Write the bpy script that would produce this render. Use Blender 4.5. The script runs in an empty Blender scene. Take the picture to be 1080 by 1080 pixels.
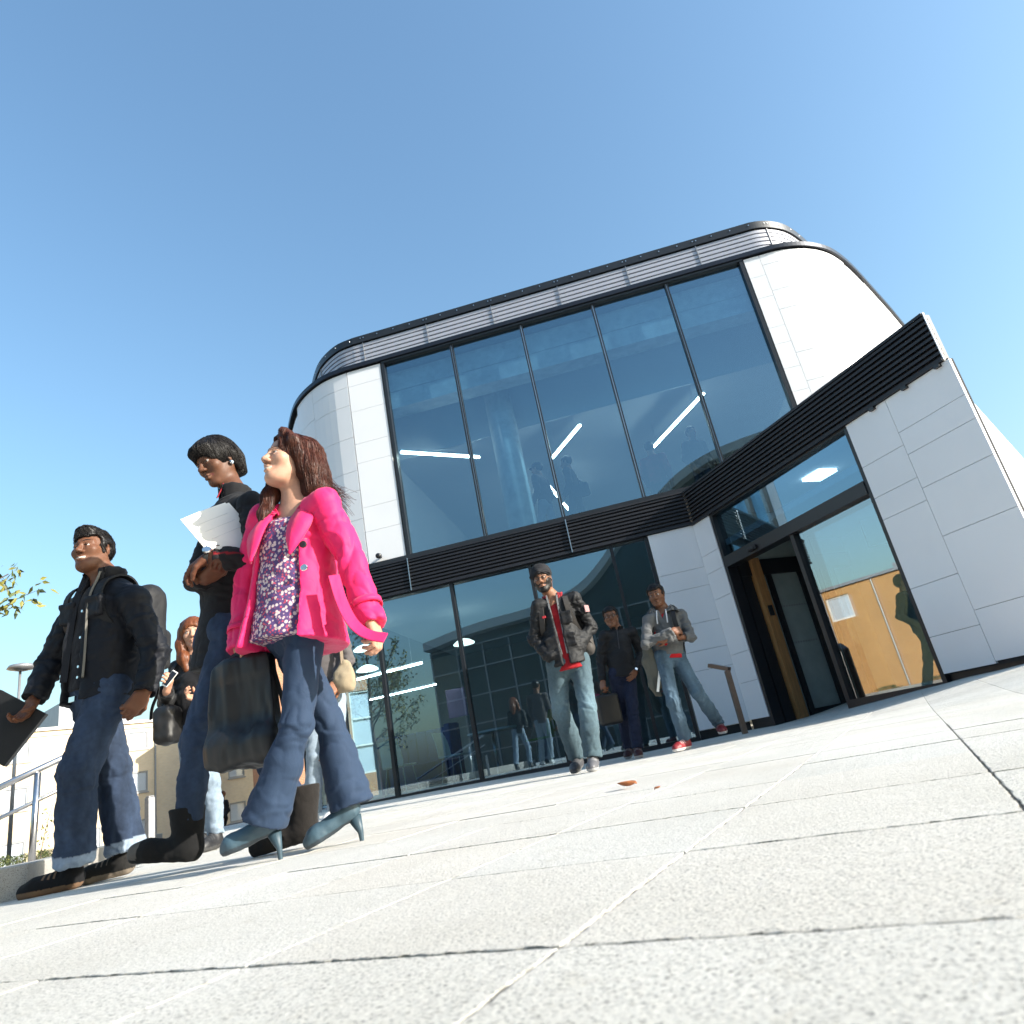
import bpy, math, random
import numpy as np
from mathutils import Vector, Matrix

random.seed(7)
scene = bpy.context.scene
COL = scene.collection
R = math.radians

# ------------------------------------------------------------------ tagging
def tag(o, label=None, cat=None, group=None, kind=None):
    if label: o['label'] = label
    if cat: o['category'] = cat
    if group: o['group'] = group
    if kind: o['kind'] = kind
    return o

def empty(name, loc=(0, 0, 0), label=None, cat=None, group=None, kind=None):
    o = bpy.data.objects.new(name, None)
    o.empty_display_size = 0.1
    COL.objects.link(o)
    o.location = loc
    return tag(o, label, cat, group, kind)

def root_of(o):
    while o.parent: o = o.parent
    return o

# ------------------------------------------------------------------ materials
def nt(name):
    m = bpy.data.materials.new(name)
    m.use_nodes = True
    t = m.node_tree
    return m, t, t.nodes, t.links, t.nodes['Principled BSDF']

def noise_fac(t, scale, detail=4.0, rough=0.55, stretch=None, coord='Object', dist=0.0):
    n = t.nodes.new('ShaderNodeTexNoise')
    n.inputs['Scale'].default_value = scale
    n.inputs['Detail'].default_value = detail
    n.inputs['Roughness'].default_value = rough
    n.inputs['Distortion'].default_value = dist
    tc = t.nodes.new('ShaderNodeTexCoord')
    if stretch:
        mp = t.nodes.new('ShaderNodeMapping')
        mp.inputs['Scale'].default_value = stretch
        t.links.new(tc.outputs[coord], mp.inputs['Vector'])
        t.links.new(mp.outputs['Vector'], n.inputs['Vector'])
    else:
        t.links.new(tc.outputs[coord], n.inputs['Vector'])
    return n.outputs['Fac']

def ramp(t, fac, stops):
    r = t.nodes.new('ShaderNodeValToRGB')
    els = r.color_ramp.elements
    while len(els) < len(stops): els.new(0.5)
    for e, (p, c) in zip(els, stops):
        e.position = p
        e.color = (c[0], c[1], c[2], 1)
    t.links.new(fac, r.inputs['Fac'])
    return r.outputs['Color']

def mixc(t, fac, a, b, mode='MIX'):
    m = t.nodes.new('ShaderNodeMix')
    m.data_type = 'RGBA'
    m.blend_type = mode
    for sock, v in ((m.inputs[0], fac), (m.inputs[6], a), (m.inputs[7], b)):
        if isinstance(v, (int, float)): sock.default_value = v
        elif isinstance(v, (tuple, list)): sock.default_value = (v[0], v[1], v[2], 1)
        else: t.links.new(v, sock)
    return m.outputs[2]

def bump(t, b, fac, strength=0.3, dist=0.01, prev=None):
    n = t.nodes.new('ShaderNodeBump')
    n.inputs['Strength'].default_value = strength
    n.inputs['Distance'].default_value = dist
    t.links.new(fac, n.inputs['Height'])
    if prev: t.links.new(prev, n.inputs['Normal'])
    t.links.new(n.outputs['Normal'], b.inputs['Normal'])
    return n.outputs['Normal']

def mat(name, col, rough=0.5, metal=0.0, var=0.12, vscale=6.0, bs=0.0, bscale=60.0, spec=None, coat=0.0,
        stretch=None, attr=False, sheen=0.0, bdist=0.01, var2=0.0, v2scale=1.0):
    """Principled surface with a two scale colour variation and a fine bump."""
    m, t, N, L, b = nt(name)
    base = col
    if attr:
        a = N.new('ShaderNodeAttribute'); a.attribute_name = 'Col'
        src = mixc(t, 1.0, a.outputs['Color'], col, 'MULTIPLY')
    else:
        src = col
    f = noise_fac(t, vscale, 5, 0.6, stretch)
    g = ramp(t, f, [(0.25, (1 - var,) * 3), (0.75, (1 + var,) * 3)])
    c = mixc(t, 1.0, src, g, 'MULTIPLY')
    if var2:
        f2 = noise_fac(t, v2scale, 3, 0.5)
        g2 = ramp(t, f2, [(0.3, (1 - var2,) * 3), (0.7, (1 + var2,) * 3)])
        c = mixc(t, 1.0, c, g2, 'MULTIPLY')
    L.new(c, b.inputs['Base Color'])
    b.inputs['Roughness'].default_value = rough
    b.inputs['Metallic'].default_value = metal
    if spec is not None: b.inputs['Specular IOR Level'].default_value = spec
    if coat: b.inputs['Coat Weight'].default_value = coat
    if sheen:
        b.inputs['Sheen Weight'].default_value = sheen
        b.inputs['Sheen Roughness'].default_value = 0.5
    if bs:
        bump(t, b, noise_fac(t, bscale, 4, 0.6, stretch), bs, bdist)
    return m

def glass_mat(name, tint, ior=2.3, refl=(0.9, 0.95, 1.0), extra=0.0):
    m, t, N, L, b = nt(name)
    N.remove(b)
    out = N['Material Output']
    tr = N.new('ShaderNodeBsdfTransparent'); tr.inputs['Color'].default_value = (*tint, 1)
    gl = N.new('ShaderNodeBsdfGlossy'); gl.inputs['Color'].default_value = (*refl, 1)
    gl.inputs['Roughness'].default_value = 0.0
    # Schlick reflection on the outer face of the pane only
    r0 = ((ior - 1) / (ior + 1)) ** 2 + extra
    ge = N.new('ShaderNodeNewGeometry'); dt = N.new('ShaderNodeVectorMath'); dt.operation = 'DOT_PRODUCT'
    L.new(ge.outputs['Normal'], dt.inputs[0]); L.new(ge.outputs['Incoming'], dt.inputs[1])
    def ma(op, a, b=None):
        n = N.new('ShaderNodeMath'); n.operation = op; n.use_clamp = op in ('SUBTRACT',)
        for s_, v in ((n.inputs[0], a), (n.inputs[1], b)):
            if v is None: continue
            if isinstance(v, (int, float)): s_.default_value = v
            else: L.new(v, s_)
        return n.outputs[0]
    f5 = ma('POWER', ma('SUBTRACT', 1.0, ma('ABSOLUTE', dt.outputs['Value'])), 5.0)
    fac = ma('ADD', ma('MULTIPLY', f5, 1 - r0), r0)
    fac = ma('MULTIPLY', fac, ma('SUBTRACT', 1.0, ge.outputs['Backfacing']))
    class ad: outputs = [fac]
    mx = N.new('ShaderNodeMixShader')
    L.new(ad.outputs[0], mx.inputs[0]); L.new(tr.outputs[0], mx.inputs[1]); L.new(gl.outputs[0], mx.inputs[2])
    L.new(mx.outputs[0], out.inputs['Surface'])
    return m

def emit_mat(name, col, strength):
    m, t, N, L, b = nt(name)
    b.inputs['Base Color'].default_value = (*col, 1)
    b.inputs['Emission Color'].default_value = (*col, 1)
    b.inputs['Emission Strength'].default_value = strength
    return m

def granite_mat(name, base=(0.65, 0.625, 0.575), dark=(0.16, 0.155, 0.145), scale=300.0, bs=1.0, bd=0.004):
    m, t, N, L, b = nt(name)
    f = noise_fac(t, scale * .8, 5, 0.72)
    c = ramp(t, f, [(0.37, dark), (0.445, base), (0.66, tuple(min(1, x * 1.22) for x in base))])
    f2 = noise_fac(t, 1.3, 6, 0.62)
    c2 = ramp(t, f2, [(0.3, (0.86, 0.85, 0.82)), (0.7, (1.06, 1.06, 1.06))])
    c = mixc(t, 1.0, c, c2, 'MULTIPLY')
    f3 = noise_fac(t, 14.0, 4, 0.7)
    c3 = ramp(t, f3, [(0.28, (0.80, 0.78, 0.74)), (0.40, (1, 1, 1))])
    c = mixc(t, 0.6, c, c3, 'MULTIPLY')
    a = N.new('ShaderNodeAttribute'); a.attribute_name = 'Col'
    c = mixc(t, 1.0, c, a.outputs['Color'], 'MULTIPLY')
    L.new(c, b.inputs['Base Color'])
    b.inputs['Roughness'].default_value = 0.75
    n1 = bump(t, b, noise_fac(t, scale * 0.7, 6, 0.75), bs, bd)
    bump(t, b, noise_fac(t, 40, 3, 0.6), 0.35, 0.01, n1)
    return m

def brick_mat(name, c1, c2, mortar, scale=1.0):
    m, t, N, L, b = nt(name)
    tc = N.new('ShaderNodeTexCoord')
    # courses run along the wall whichever way it faces: use (x+y, z)
    sp = N.new('ShaderNodeSeparateXYZ'); L.new(tc.outputs['Object'], sp.inputs[0])
    ad = N.new('ShaderNodeMath'); ad.operation = 'ADD'; L.new(sp.outputs['X'], ad.inputs[0]); L.new(sp.outputs['Y'], ad.inputs[1])
    cb = N.new('ShaderNodeCombineXYZ'); L.new(ad.outputs[0], cb.inputs['X']); L.new(sp.outputs['Z'], cb.inputs['Y'])
    br = N.new('ShaderNodeTexBrick'); L.new(cb.outputs[0], br.inputs['Vector'])
    br.inputs['Color1'].default_value = (*c1, 1); br.inputs['Color2'].default_value = (*c2, 1); br.inputs['Mortar'].default_value = (*mortar, 1)
    br.inputs['Scale'].default_value = scale
    br.inputs['Brick Width'].default_value = 0.22; br.inputs['Row Height'].default_value = 0.075
    br.inputs['Mortar Size'].default_value = 0.006
    f2 = noise_fac(t, 0.6, 5, 0.6)
    c = mixc(t, 1.0, br.outputs['Color'], ramp(t, f2, [(0.3, (0.88, 0.88, 0.88)), (0.7, (1.08, 1.08, 1.08))]), 'MULTIPLY')
    L.new(c, b.inputs['Base Color']); b.inputs['Roughness'].default_value = 0.85
    bump(t, b, br.outputs['Fac'], -0.3, 0.01)
    return m

M = {}
M['granite'] = granite_mat('granite_paving')
M['granite_block'] = granite_mat('granite_block', (0.42, 0.40, 0.37), (0.16, 0.15, 0.14), 300.0, 0.3, 0.003)
M['grout'] = mat('joint_grout', (0.075, 0.07, 0.062), 0.95, 0, 0.35, 30, 0.6, 90)
M['panel'] = mat('white_cladding', (0.76, 0.76, 0.775), 0.30, 0, 0.015, 2.0, 0.02, 3.0, spec=0.45, var2=0.02, v2scale=0.7)
M['backing'] = mat('joint_backing', (0.03, 0.03, 0.035), 0.9, 0, 0.2)
M['black'] = mat('black_powder_coat', (0.014, 0.015, 0.018), 0.38, 0.0, 0.15, 9, 0.05, 200)
M['louvre_dark'] = mat('dark_louvre', (0.010, 0.011, 0.016), 0.55, 0.0, 0.15, 9, 0.05, 200)
M['louvre_grey'] = mat('grey_louvre', (0.40, 0.41, 0.46), 0.4, 0.15, 0.05, 9)
M['steel'] = mat('brushed_steel', (0.55, 0.55, 0.56), 0.28, 1.0, 0.08, 40, 0.05, 300)
M['galv'] = mat('galvanised', (0.33, 0.33, 0.34), 0.5, 0.6, 0.15, 30)
M['concrete'] = mat('concrete', (0.55, 0.55, 0.52), 0.8, 0, 0.2, 5, 0.15, 40, var2=0.12, v2scale=1.4)
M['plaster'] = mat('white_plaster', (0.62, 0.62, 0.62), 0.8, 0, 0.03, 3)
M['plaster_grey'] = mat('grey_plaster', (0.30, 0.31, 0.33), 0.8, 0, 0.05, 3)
M['carpet'] = mat('grey_floor', (0.12, 0.12, 0.13), 0.6, 0, 0.15, 20)
M['oak'] = mat('oak_lining', (0.42, 0.21, 0.08), 0.45, 0, 0.25, 5, 0.08, 30, stretch=(6, 6, 0.6))
M['bronze'] = mat('bronze_post', (0.19, 0.125, 0.09), 0.42, 0.35, 0.15, 12)
M['glass'] = glass_mat('tinted_glazing', (0.60, 0.76, 0.84), 2.2, (0.60, 0.83, 1.0), 0.13)
M['glass_door'] = glass_mat('door_glazing', (0.72, 0.80, 0.82), 2.5, (0.92, 0.95, 0.97), 0.12)
M['glass_dark'] = glass_mat('window_glazing', (0.93, 0.95, 0.97), 1.45, (0.9, 0.95, 1.0), 0.0)
M['tube'] = emit_mat('lit_tube', (1.0, 0.93, 0.78), 12.0)
M['pendant'] = emit_mat('lit_pendant', (1.0, 0.93, 0.75), 1.6)
M['brick'] = brick_mat('buff_brick_lit', (0.74, 0.59, 0.40), (0.69, 0.54, 0.36), (0.66, 0.58, 0.48))  # lit copy of the wing's brick: overexposed sunlight is put into the pale colour
M['brick_red'] = brick_mat('orange_brick', (0.45, 0.20, 0.10), (0.38, 0.17, 0.09), (0.45, 0.38, 0.3))
M['brick_mirrored'] = brick_mat('buff_brick_mirrored', (0.52, 0.27, 0.085), (0.46, 0.235, 0.075), (0.42, 0.30, 0.18))  # same brick as the long block, coloured for its darker look in reflection
M['frame_grey'] = mat('window_frame_paint', (0.30, 0.30, 0.30), 0.5)
M['render'] = mat('white_render', (0.72, 0.70, 0.66), 0.85, 0, 0.06, 2)
M['roof_grey'] = mat('grey_roof_sheet', (0.24, 0.25, 0.27), 0.5, 0.3, 0.1, 3)
M['blind'] = mat('window_blind', (0.66, 0.67, 0.68), 0.5, 0, 0.04, 4)
M['leaf_a'] = mat('leaf_yellow_green', (0.20, 0.19, 0.035), 0.5, 0, 0.35, 3.0)
M['leaf_b'] = mat('leaf_green', (0.075, 0.10, 0.025), 0.5, 0, 0.35, 3.0)
M['leaf_c'] = mat('leaf_dark', (0.035, 0.05, 0.018), 0.55, 0, 0.35, 3.0)
M['bark'] = mat('bark', (0.10, 0.075, 0.055), 0.9, 0, 0.35, 25, 0.5, 60, stretch=(1, 1, 0.3))
M['dry_leaf'] = mat('dry_leaf', (0.36, 0.12, 0.035), 0.6, 0, 0.35, 60, 0.3, 150)
M['asphalt'] = mat('asphalt', (0.10, 0.10, 0.10), 0.9, 0, 0.2, 3, 0.3, 120)
M['turf'] = mat('turf', (0.06, 0.085, 0.022), 0.95, 0, 0.4, 8, 0.6, 60)
M['soil'] = mat('soil', (0.06, 0.045, 0.03), 0.95, 0, 0.4, 12, 0.6, 60)

# ------------------------------------------------------------------ mesh builder
class MB:
    def __init__(self):
        self.v, self.f, self.mi = [], [], []
    def add(self, vs, fs, m=0):
        o = len(self.v)
        self.v += [tuple(map(float, p)) for p in vs]
        self.f += [tuple(o + i for i in f) for f in fs]
        self.mi += [m] * len(fs)
    def hexa(self, p, m=0):
        """eight corners: bottom ring 0-3, top ring 4-7"""
        self.add(p, [(3, 2, 1, 0), (4, 5, 6, 7), (0, 1, 5, 4), (1, 2, 6, 5), (2, 3, 7, 6), (3, 0, 4, 7)], m)
    def box(self, a0, a1, b0, b1, c0, c1, fr=None, m=0):
        fr = fr or (lambda x, y, z: (x, y, z))
        self.hexa([fr(a0, b0, c0), fr(a1, b0, c0), fr(a1, b1, c0), fr(a0, b1, c0),
                   fr(a0, b0, c1), fr(a1, b0, c1), fr(a1, b1, c1), fr(a0, b1, c1)], m)
    def obox(self, c, ax, half, m=0):
        c = np.array(c, float); ax = [np.array(a, float) for a in ax]
        def fr(x, y, z): return c + ax[0] * x + ax[1] * y + ax[2] * z
        self.box(-half[0], half[0], -half[1], half[1], -half[2], half[2], fr, m)
    def tube(self, pts, rad, n=10, m=0, cap=True):
        pts = [np.array(p, float) for p in pts]
        if not isinstance(rad, (list, tuple)): rad = [rad] * len(pts)
        rings, up = [], None
        for i, p in enumerate(pts):
            d = pts[min(i + 1, len(pts) - 1)] - pts[max(i - 1, 0)]
            d = d / (np.linalg.norm(d) + 1e-9)
            if up is None:
                up = np.cross(d, (0, 0, 1.0))
                if np.linalg.norm(up) < 1e-3: up = np.array((1.0, 0, 0))
            up = up - d * (up @ d); up /= np.linalg.norm(up) + 1e-9
            s = np.cross(d, up)
            rings.append([p + rad[i] * (math.cos(2 * math.pi * k / n) * up + math.sin(2 * math.pi * k / n) * s) for k in range(n)])
        vs = [q for r in rings for q in r]
        fs = []
        for i in range(len(pts) - 1):
            for k in range(n):
                a, b = i * n + k, i * n + (k + 1) % n
                fs.append((a, a + n, b + n, b))
        if cap:
            fs.append(tuple(range(n)))
            fs.append(tuple(reversed(range((len(pts) - 1) * n, len(pts) * n))))
        self.add(vs, fs, m)
    def prism(self, poly, z0, z1, m=0, fr=None):
        fr = fr or (lambda x, y, z: (x, y, z))
        n = len(poly)
        vs = [fr(x, y, z0) for x, y in poly] + [fr(x, y, z1) for x, y in poly]
        fs = [tuple(reversed(range(n))), tuple(range(n, 2 * n))]
        fs += [(i, (i + 1) % n, n + (i + 1) % n, n + i) for i in range(n)]
        self.add(vs, fs, m)
    def strip(self, inner, outer, z0, z1, m=0):
        """solid band between two plan polylines (lists of xy), from z0 to z1"""
        n = len(inner)
        for i in range(n - 1):
            a, b, c, d = outer[i], outer[i + 1], inner[i + 1], inner[i]
            self.hexa([(*a, z0), (*b, z0), (*c, z0), (*d, z0), (*a, z1), (*b, z1), (*c, z1), (*d, z1)], m)
    def groups(self):
        """one builder per separate piece"""
        par = list(range(len(self.v)))
        def find(a):
            while par[a] != a: par[a] = par[par[a]]; a = par[a]
            return a
        for f in self.f:
            for a in f[1:]: par[find(a)] = find(f[0])
        out = {}
        for f, mi in zip(self.f, self.mi):
            g = out.setdefault(find(f[0]), (MB(), {}))
            for a in f:
                if a not in g[1]: g[1][a] = len(g[0].v); g[0].v.append(self.v[a])
            g[0].f.append(tuple(g[1][a] for a in f)); g[0].mi.append(mi)
        return [g[0] for g in out.values()]
    def build(self, name, mats, parent=None, smooth=False, bevel=0.0, origin=None, weld=0.0, split=False):
        me = bpy.data.meshes.new(name)
        if split:
            sets = self.groups()
            if len(sets) > 1:
                return [g.build(name, mats, parent, smooth, bevel, origin, weld) for g in sets][0]
        if origin is None:
            origin = root_loc(parent) if parent else (0, 0, 0)
        ox, oy, oz = origin
        me.from_pydata([(x - ox, y - oy, z - oz) for x, y, z in self.v], [], self.f)
        if not isinstance(mats, (list, tuple)): mats = [mats]
        for m in mats: me.materials.append(m)
        if len(mats) > 1: me.polygons.foreach_set('material_index', self.mi)
        import bmesh
        bm = bmesh.new(); bm.from_mesh(me)
        if weld: bmesh.ops.remove_doubles(bm, verts=bm.verts, dist=weld)
        bmesh.ops.recalc_face_normals(bm, faces=bm.faces)
        bm.to_mesh(me); bm.free()
        if smooth: me.polygons.foreach_set('use_smooth', [True] * len(me.polygons))
        me.update()
        o = bpy.data.objects.new(name, me)
        COL.objects.link(o)
        if parent: o.parent = parent
        else: o.location = origin
        if bevel:
            b = o.modifiers.new('bevel', 'BEVEL'); b.width = bevel; b.segments = 2; b.limit_method = 'ANGLE'
        return o

def root_loc(o):
    p = np.zeros(3)
    while o:
        p += np.array(o.location); o = o.parent
    return tuple(p)

def setcol(o, cols):
    at = o.data.color_attributes.new('Col', 'FLOAT_COLOR', 'POINT')
    arr = np.ones((len(o.data.vertices), 4), np.float32)
    arr[:, :3] = cols
    at.data.foreach_set('color', arr.ravel())

# ------------------------------------------------------------------ frames of the building
C1 = np.array((2.533, 9.546, 0.0))
dF = np.array((0.99036, -0.13853, 0.0)); nF = np.array((0.13853, 0.99036, 0.0))
dE = np.array((0.39702, -0.91781, 0.0)); nE = np.array((0.91781, 0.39702, 0.0))
UP = np.array((0, 0, 1.0))
def WF(s, t, z): return C1 + dF * s + nF * t + UP * z
def WE(v, w, z): return C1 + dE * v + nE * w + UP * z

def ss(x, a, b):
    x = np.clip((x - a) / (b - a), 0, 1); return x * x * (3 - 2 * x)

def gz(x, y):
    """height of the plaza: a shallow dip before the glazed front, a gentle rise to the door on the right"""
    dip = -0.03 * np.exp(-((x - 0.8) / 1.6) ** 2) * ss(y, 4.0, 7.0)
    rise = 0.15 * ss(x - 0.12 * (y - 7.0), 2.5, 4.3) * ss(y, 1.0, 5.0)
    return dip + rise

# ------------------------------------------------------------------ ground
PA = R(26.2)
dB = np.array((math.sin(PA), math.cos(PA))); dA = np.array((math.cos(PA), -math.sin(PA)))
KERB_A = np.array((-2.50, 3.35)); KERB_D = np.array((math.sin(R(-27)), math.cos(R(-27))))
def plaza_left(y):
    """x of the plaza's left edge: the low granite wall, then past it the steps' head"""
    if y > 3.35: return KERB_A[0] + (y - 3.35) * KERB_D[0] / KERB_D[1] - 0.05
    return -14.0

def make_ground():
    o = MB(); S = 3000
    o.add([(-S, -S, -0.66), (S, -S, -0.66), (S, S, -0.66), (-S, S, -0.66)], [(0, 1, 2, 3)])
    tag(o.build('ground', M['asphalt']), kind='structure')
    # bed of grout under the slabs
    b = MB()
    xs = np.linspace(-14, 22, 145); ys = np.linspace(-14, 26, 161)
    grid = {}
    for i, x in enumerate(xs):
        for j, y in enumerate(ys):
            xl = plaza_left(y)
            xx = max(x, xl)
            grid[i, j] = len(b.v); b.v.append((xx, y, float(gz(xx, y)) - (0.0026 if math.hypot(xx, y) < 4 else 0.009)))
    for i in range(len(xs) - 1):
        for j in range(len(ys) - 1):
            b.f.append((grid[i, j], grid[i + 1, j], grid[i + 1, j + 1], grid[i, j + 1])); b.mi.append(0)
    # the deck's side towards the lower ground
    tag(b.build('plaza_bed', M['grout']), kind='structure')
    # slabs, each with softened arrises and a slightly different tone and level
    rng = random.Random(3)
    v, f, col = [], [], []
    P = 0.4135; a0, b0 = -0.345, 0.625
    for ia in range(-40, 60):
        for ib in range(-34, 62):
            aa = a0 + ia * P; bb = b0 + ib * P
            cx, cy = dA * (aa + P / 2) + dB * (bb + P / 2)
            if cy < -9 or cy > 22 or cx > 14 or cx < plaza_left(cy) + 0.30: continue
            if math.hypot(cx, cy) > 24: continue
            far = math.hypot(cx, cy) > 3.2; g = (0.0006 if far else 0.0016) + rng.random() * (0.0003 if far else 0.0010); ch = 0.0005 if far else 0.0011
            dz = rng.uniform(-0.0012, 0.0012) * (.3 if far else 1); tone = rng.uniform(0.97, 1.03); warm = rng.uniform(-0.01, 0.012)
            near = 0 < cy < 2.6 and abs(cx) < 1.8
            nsub = 44 if near else 1
            ring = []
            # outline with a nibbled edge close to the lens
            for (s0, s1, e0, e1) in ((0, 0, 1, 0), (1, 0, 1, 1), (1, 1, 0, 1), (0, 1, 0, 0)):
                for k in range(nsub):
                    q = k / nsub
                    ring.append((s0 + (e0 - s0) * q, s1 + (e1 - s1) * q))
            o0 = len(v); n = len(ring)
            for lev in range(3):
                ins = (g, g, g + ch)[lev]
                for (u, w) in ring:
                    jit = max(-.0008, rng.gauss(0, .0011) + .0012 * math.sin(u * 31 + w * 23 + ia * 3 + ib)) if near else 0
                    uu = aa + ins + jit + u * (P - 2 * (ins + jit)); ww = bb + ins + jit + w * (P - 2 * (ins + jit))
                    x, y = dA * uu + dB * ww
                    z = float(gz(x, y)) + dz - (0.012, 0.0010, 0.0)[lev]
                    v.append((x, y, z)); col.append((tone + warm, tone, tone - warm))
            for lev in range(2):
                for k in range(n):
                    p, q = o0 + lev * n + k, o0 + lev * n + (k + 1) % n
                    f.append((p, q, q + n, p + n))
            f.append(tuple(range(o0 + 2 * n, o0 + 3 * n)))
    me = bpy.data.meshes.new('plaza'); me.from_pydata(v, [], f); me.materials.append(M['granite'])
    o = bpy.data.objects.new('plaza', me); COL.objects.link(o); setcol(o, np.array(col))
    tag(o, kind='structure')
make_ground()

# ------------------------------------------------------------------ the building
def chaikin(p, it=2):
    p = [np.array(q, float) for q in p]
    for _ in range(it):
        out = [p[0]]
        for a, b in zip(p[:-1], p[1:]): out += [a * .75 + b * .25, a * .25 + b * .75]
        out.append(p[-1]); p = out
    return p
LEFT = [(-4.96, 0), (-5.37, .05), (-5.73, .22), (-6.09, .48), (-6.38, .80), (-6.83, 1.45), (-7.6, 2.65), (-9.2, 5.3), (-10.4, 7.3)]
RIGHT = [(2.2, 0), (2.5, 0.0), (2.78, .07), (3.06, .2), (3.38, .43), (3.68, .77), (4.06, 1.3), (4.56, 2.07), (5.15, 2.97), (5.72, 3.88), (7.4, 6.55)]
def to_xy(pts): return [tuple((C1 + dF * s + nF * t)[:2]) for s, t in pts]
def offs(pts, d):
    """offset a plan polyline (s,t) inwards (towards +t side of travel from left to right)"""
    out = []
    for i, p in enumerate(pts):
        a = pts[max(i - 1, 0)]; b = pts[min(i + 1, len(pts) - 1)]
        tx, ty = b[0] - a[0], b[1] - a[1]; l = math.hypot(tx, ty)
        out.append((p[0] - ty / l * d, p[1] + tx / l * d))
    return out
Lc = [tuple(p) for p in chaikin(LEFT)]; Rc = [tuple(p) for p in chaikin(RIGHT)]
RING = list(reversed(Lc)) + Rc          # whole front edge, left to right

bld = empty('glass_building', (C1[0], C1[1], 0), 'white clad pavilion with rounded corners, tall glazed front and dark louvred band', 'building')
ZG0, ZG1 = 3.44, 7.01      # upper glazing
ZB0, ZB1 = 2.88, 3.39      # louvred band
S_M = [-4.28, -3.04, -1.80, -0.56, 0.68, 1.90]

def curved_panels(path, z0, z1, rows_seed, colw, name, gap=0.006, thick=0.03):
    """cladding on a plan path cut in panels with real open joints"""
    rng = random.Random(rows_seed)
    d = [0]
    for a, b in zip(path[:-1], path[1:]): d.append(d[-1] + math.dist(a, b))
    def pt(x):
        x = min(max(x, 0), d[-1])
        for i in range(len(d) - 1):
            if x <= d[i + 1]:
                q = (x - d[i]) / (d[i + 1] - d[i] + 1e-9)
                return np.array(path[i]) * (1 - q) + np.array(path[i + 1]) * q
    m = MB(); cols = [0]
    while cols[-1] < d[-1] - 0.3: cols.append(min(d[-1], cols[-1] + colw * rng.uniform(0.85, 1.2)))
    cols[-1] = d[-1]
    for c0, c1 in zip(cols[:-1], cols[1:]):
        z = z0; rows = [z0]
        while rows[-1] < z1 - 0.15:
            rows.append(min(z1, rows[-1] + rng.choice((0.36, 0.5, 0.62, 0.8))))
        if z1 - rows[-2] < 0.2: rows.pop(-2)
        n = max(1, int((c1 - c0) / 0.12))
        xs = np.linspace(c0 + gap / 2, c1 - gap / 2, n + 1)
        pl = [tuple(pt(x)) for x in xs]
        # normals by difference along the whole path, so that neighbours meet smoothly
        def off(x, q):
            p = pt(x); a = pt(x - 0.02); b = pt(x + 0.02)
            tx, ty = (b - a); l = math.hypot(tx, ty) + 1e-9
            return (p[0] - ty / l * q, p[1] + tx / l * q)
        inn = to_xy([off(x, thick) for x in xs]); out = to_xy([off(x, 0) for x in xs])
        for r0, r1 in zip(rows[:-1], rows[1:]):
            m.strip(inn, out, r0 + gap / 2, r1 - gap / 2)
    o = m.build(name, M['panel'], bld)
    bk = MB(); xs = np.linspace(0, d[-1], max(2, int(d[-1] / 0.15)))
    def off2(x, q):
        p = pt(x); a = pt(x - 0.02); b = pt(x + 0.02)
        tx, ty = (b - a); l = math.hypot(tx, ty) + 1e-9
        return (p[0] - ty / l * q, p[1] + tx / l * q)
    bk.strip(to_xy([off2(x, thick + 0.06) for x in xs]), to_xy([off2(x, thick + 0.004) for x in xs]), z0, z1)
    bk.build('cladding_backing', M['backing'], bld, split=True)
    return o

def flat_panels(fr, cells, name, t0=0.0, thick=0.03, gap=0.0045):
    m = MB()
    for (a0, a1, z0, z1) in cells:
        m.box(a0 + gap / 2, a1 - gap / 2, t0, t0 + thick, z0 + gap / 2, z1 - gap / 2, fr)
    return m.build(name, M['panel'], bld)

# upper cladding: flat strips beside the glazing and the curved ends
def rows(z0, z1, hs):
    out = [z0]
    for h in hs:
        if out[-1] + h < z1 - 0.1: out.append(out[-1] + h)
    out.append(z1); return out
zr = rows(3.45, 7.0, (0.55, 0.42, 0.8, 0.36, 0.62, 0.5))
flat_panels(WF, [(-4.95, -4.33, a, b) for a, b in zip(zr[:-1], zr[1:])], 'cladding')
zr2 = [3.40, 3.72, 4.1, 4.52, 4.92, 5.36, 5.66, 6.22, 6.62, 7.0]
flat_panels(WF, [(1.95, 2.2, a, b) for a, b in zip(zr2[:-1], zr2[1:])], 'cladding')
curved_panels(list(reversed(Lc)), 3.45, 7.0, 11, 0.75, 'cladding')
curved_panels(Rc, 2.0, 7.0, 5, 0.85, 'cladding')
b_ = MB(); b_.box(-4.95, -4.33, 0.036, 0.09, 3.44, 7.0, WF); b_.box(1.95, 2.2, 0.036, 0.09, 3.4, 7.0, WF); b_.build('cladding_backing', M['backing'], bld, split=True)

# roof slab, black edge ring, louvred parapet set back, dark rail
m = MB()
rp = to_xy(offs(RING, 0.12)); m.prism(rp + [tuple((C1 + nF * 16 + dF * 8)[:2]), tuple((C1 + nF * 16 - dF * 14)[:2])], 6.92, 7.02)
m.build('roof', M['roof_grey'], bld)
m = MB(); m.strip(to_xy(offs(RING, 0.15)), to_xy(offs(RING, -0.045)), 7.023, 7.10); m.build('roof_edge', mat('dark_anodised', (.035, .037, .045), .32, .7, .1, 9), bld)
PAR = offs(RING, 0.50)
PARs = [p for p in PAR]
m = MB()
for k in range(9):
    z = 7.12 + k * 0.086
    m.strip(to_xy(offs(PARs, 0.05)), to_xy(offs(PARs, 0.0)), z, z + 0.060)
m.build('parapet_louvre', M['louvre_grey'], bld)
m = MB(); m.strip(to_xy(offs(PARs, 0.11)), to_xy(offs(PARs, 0.07)), 7.1, 7.9); m.build('louvre_backing', M['backing'], bld)
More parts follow.
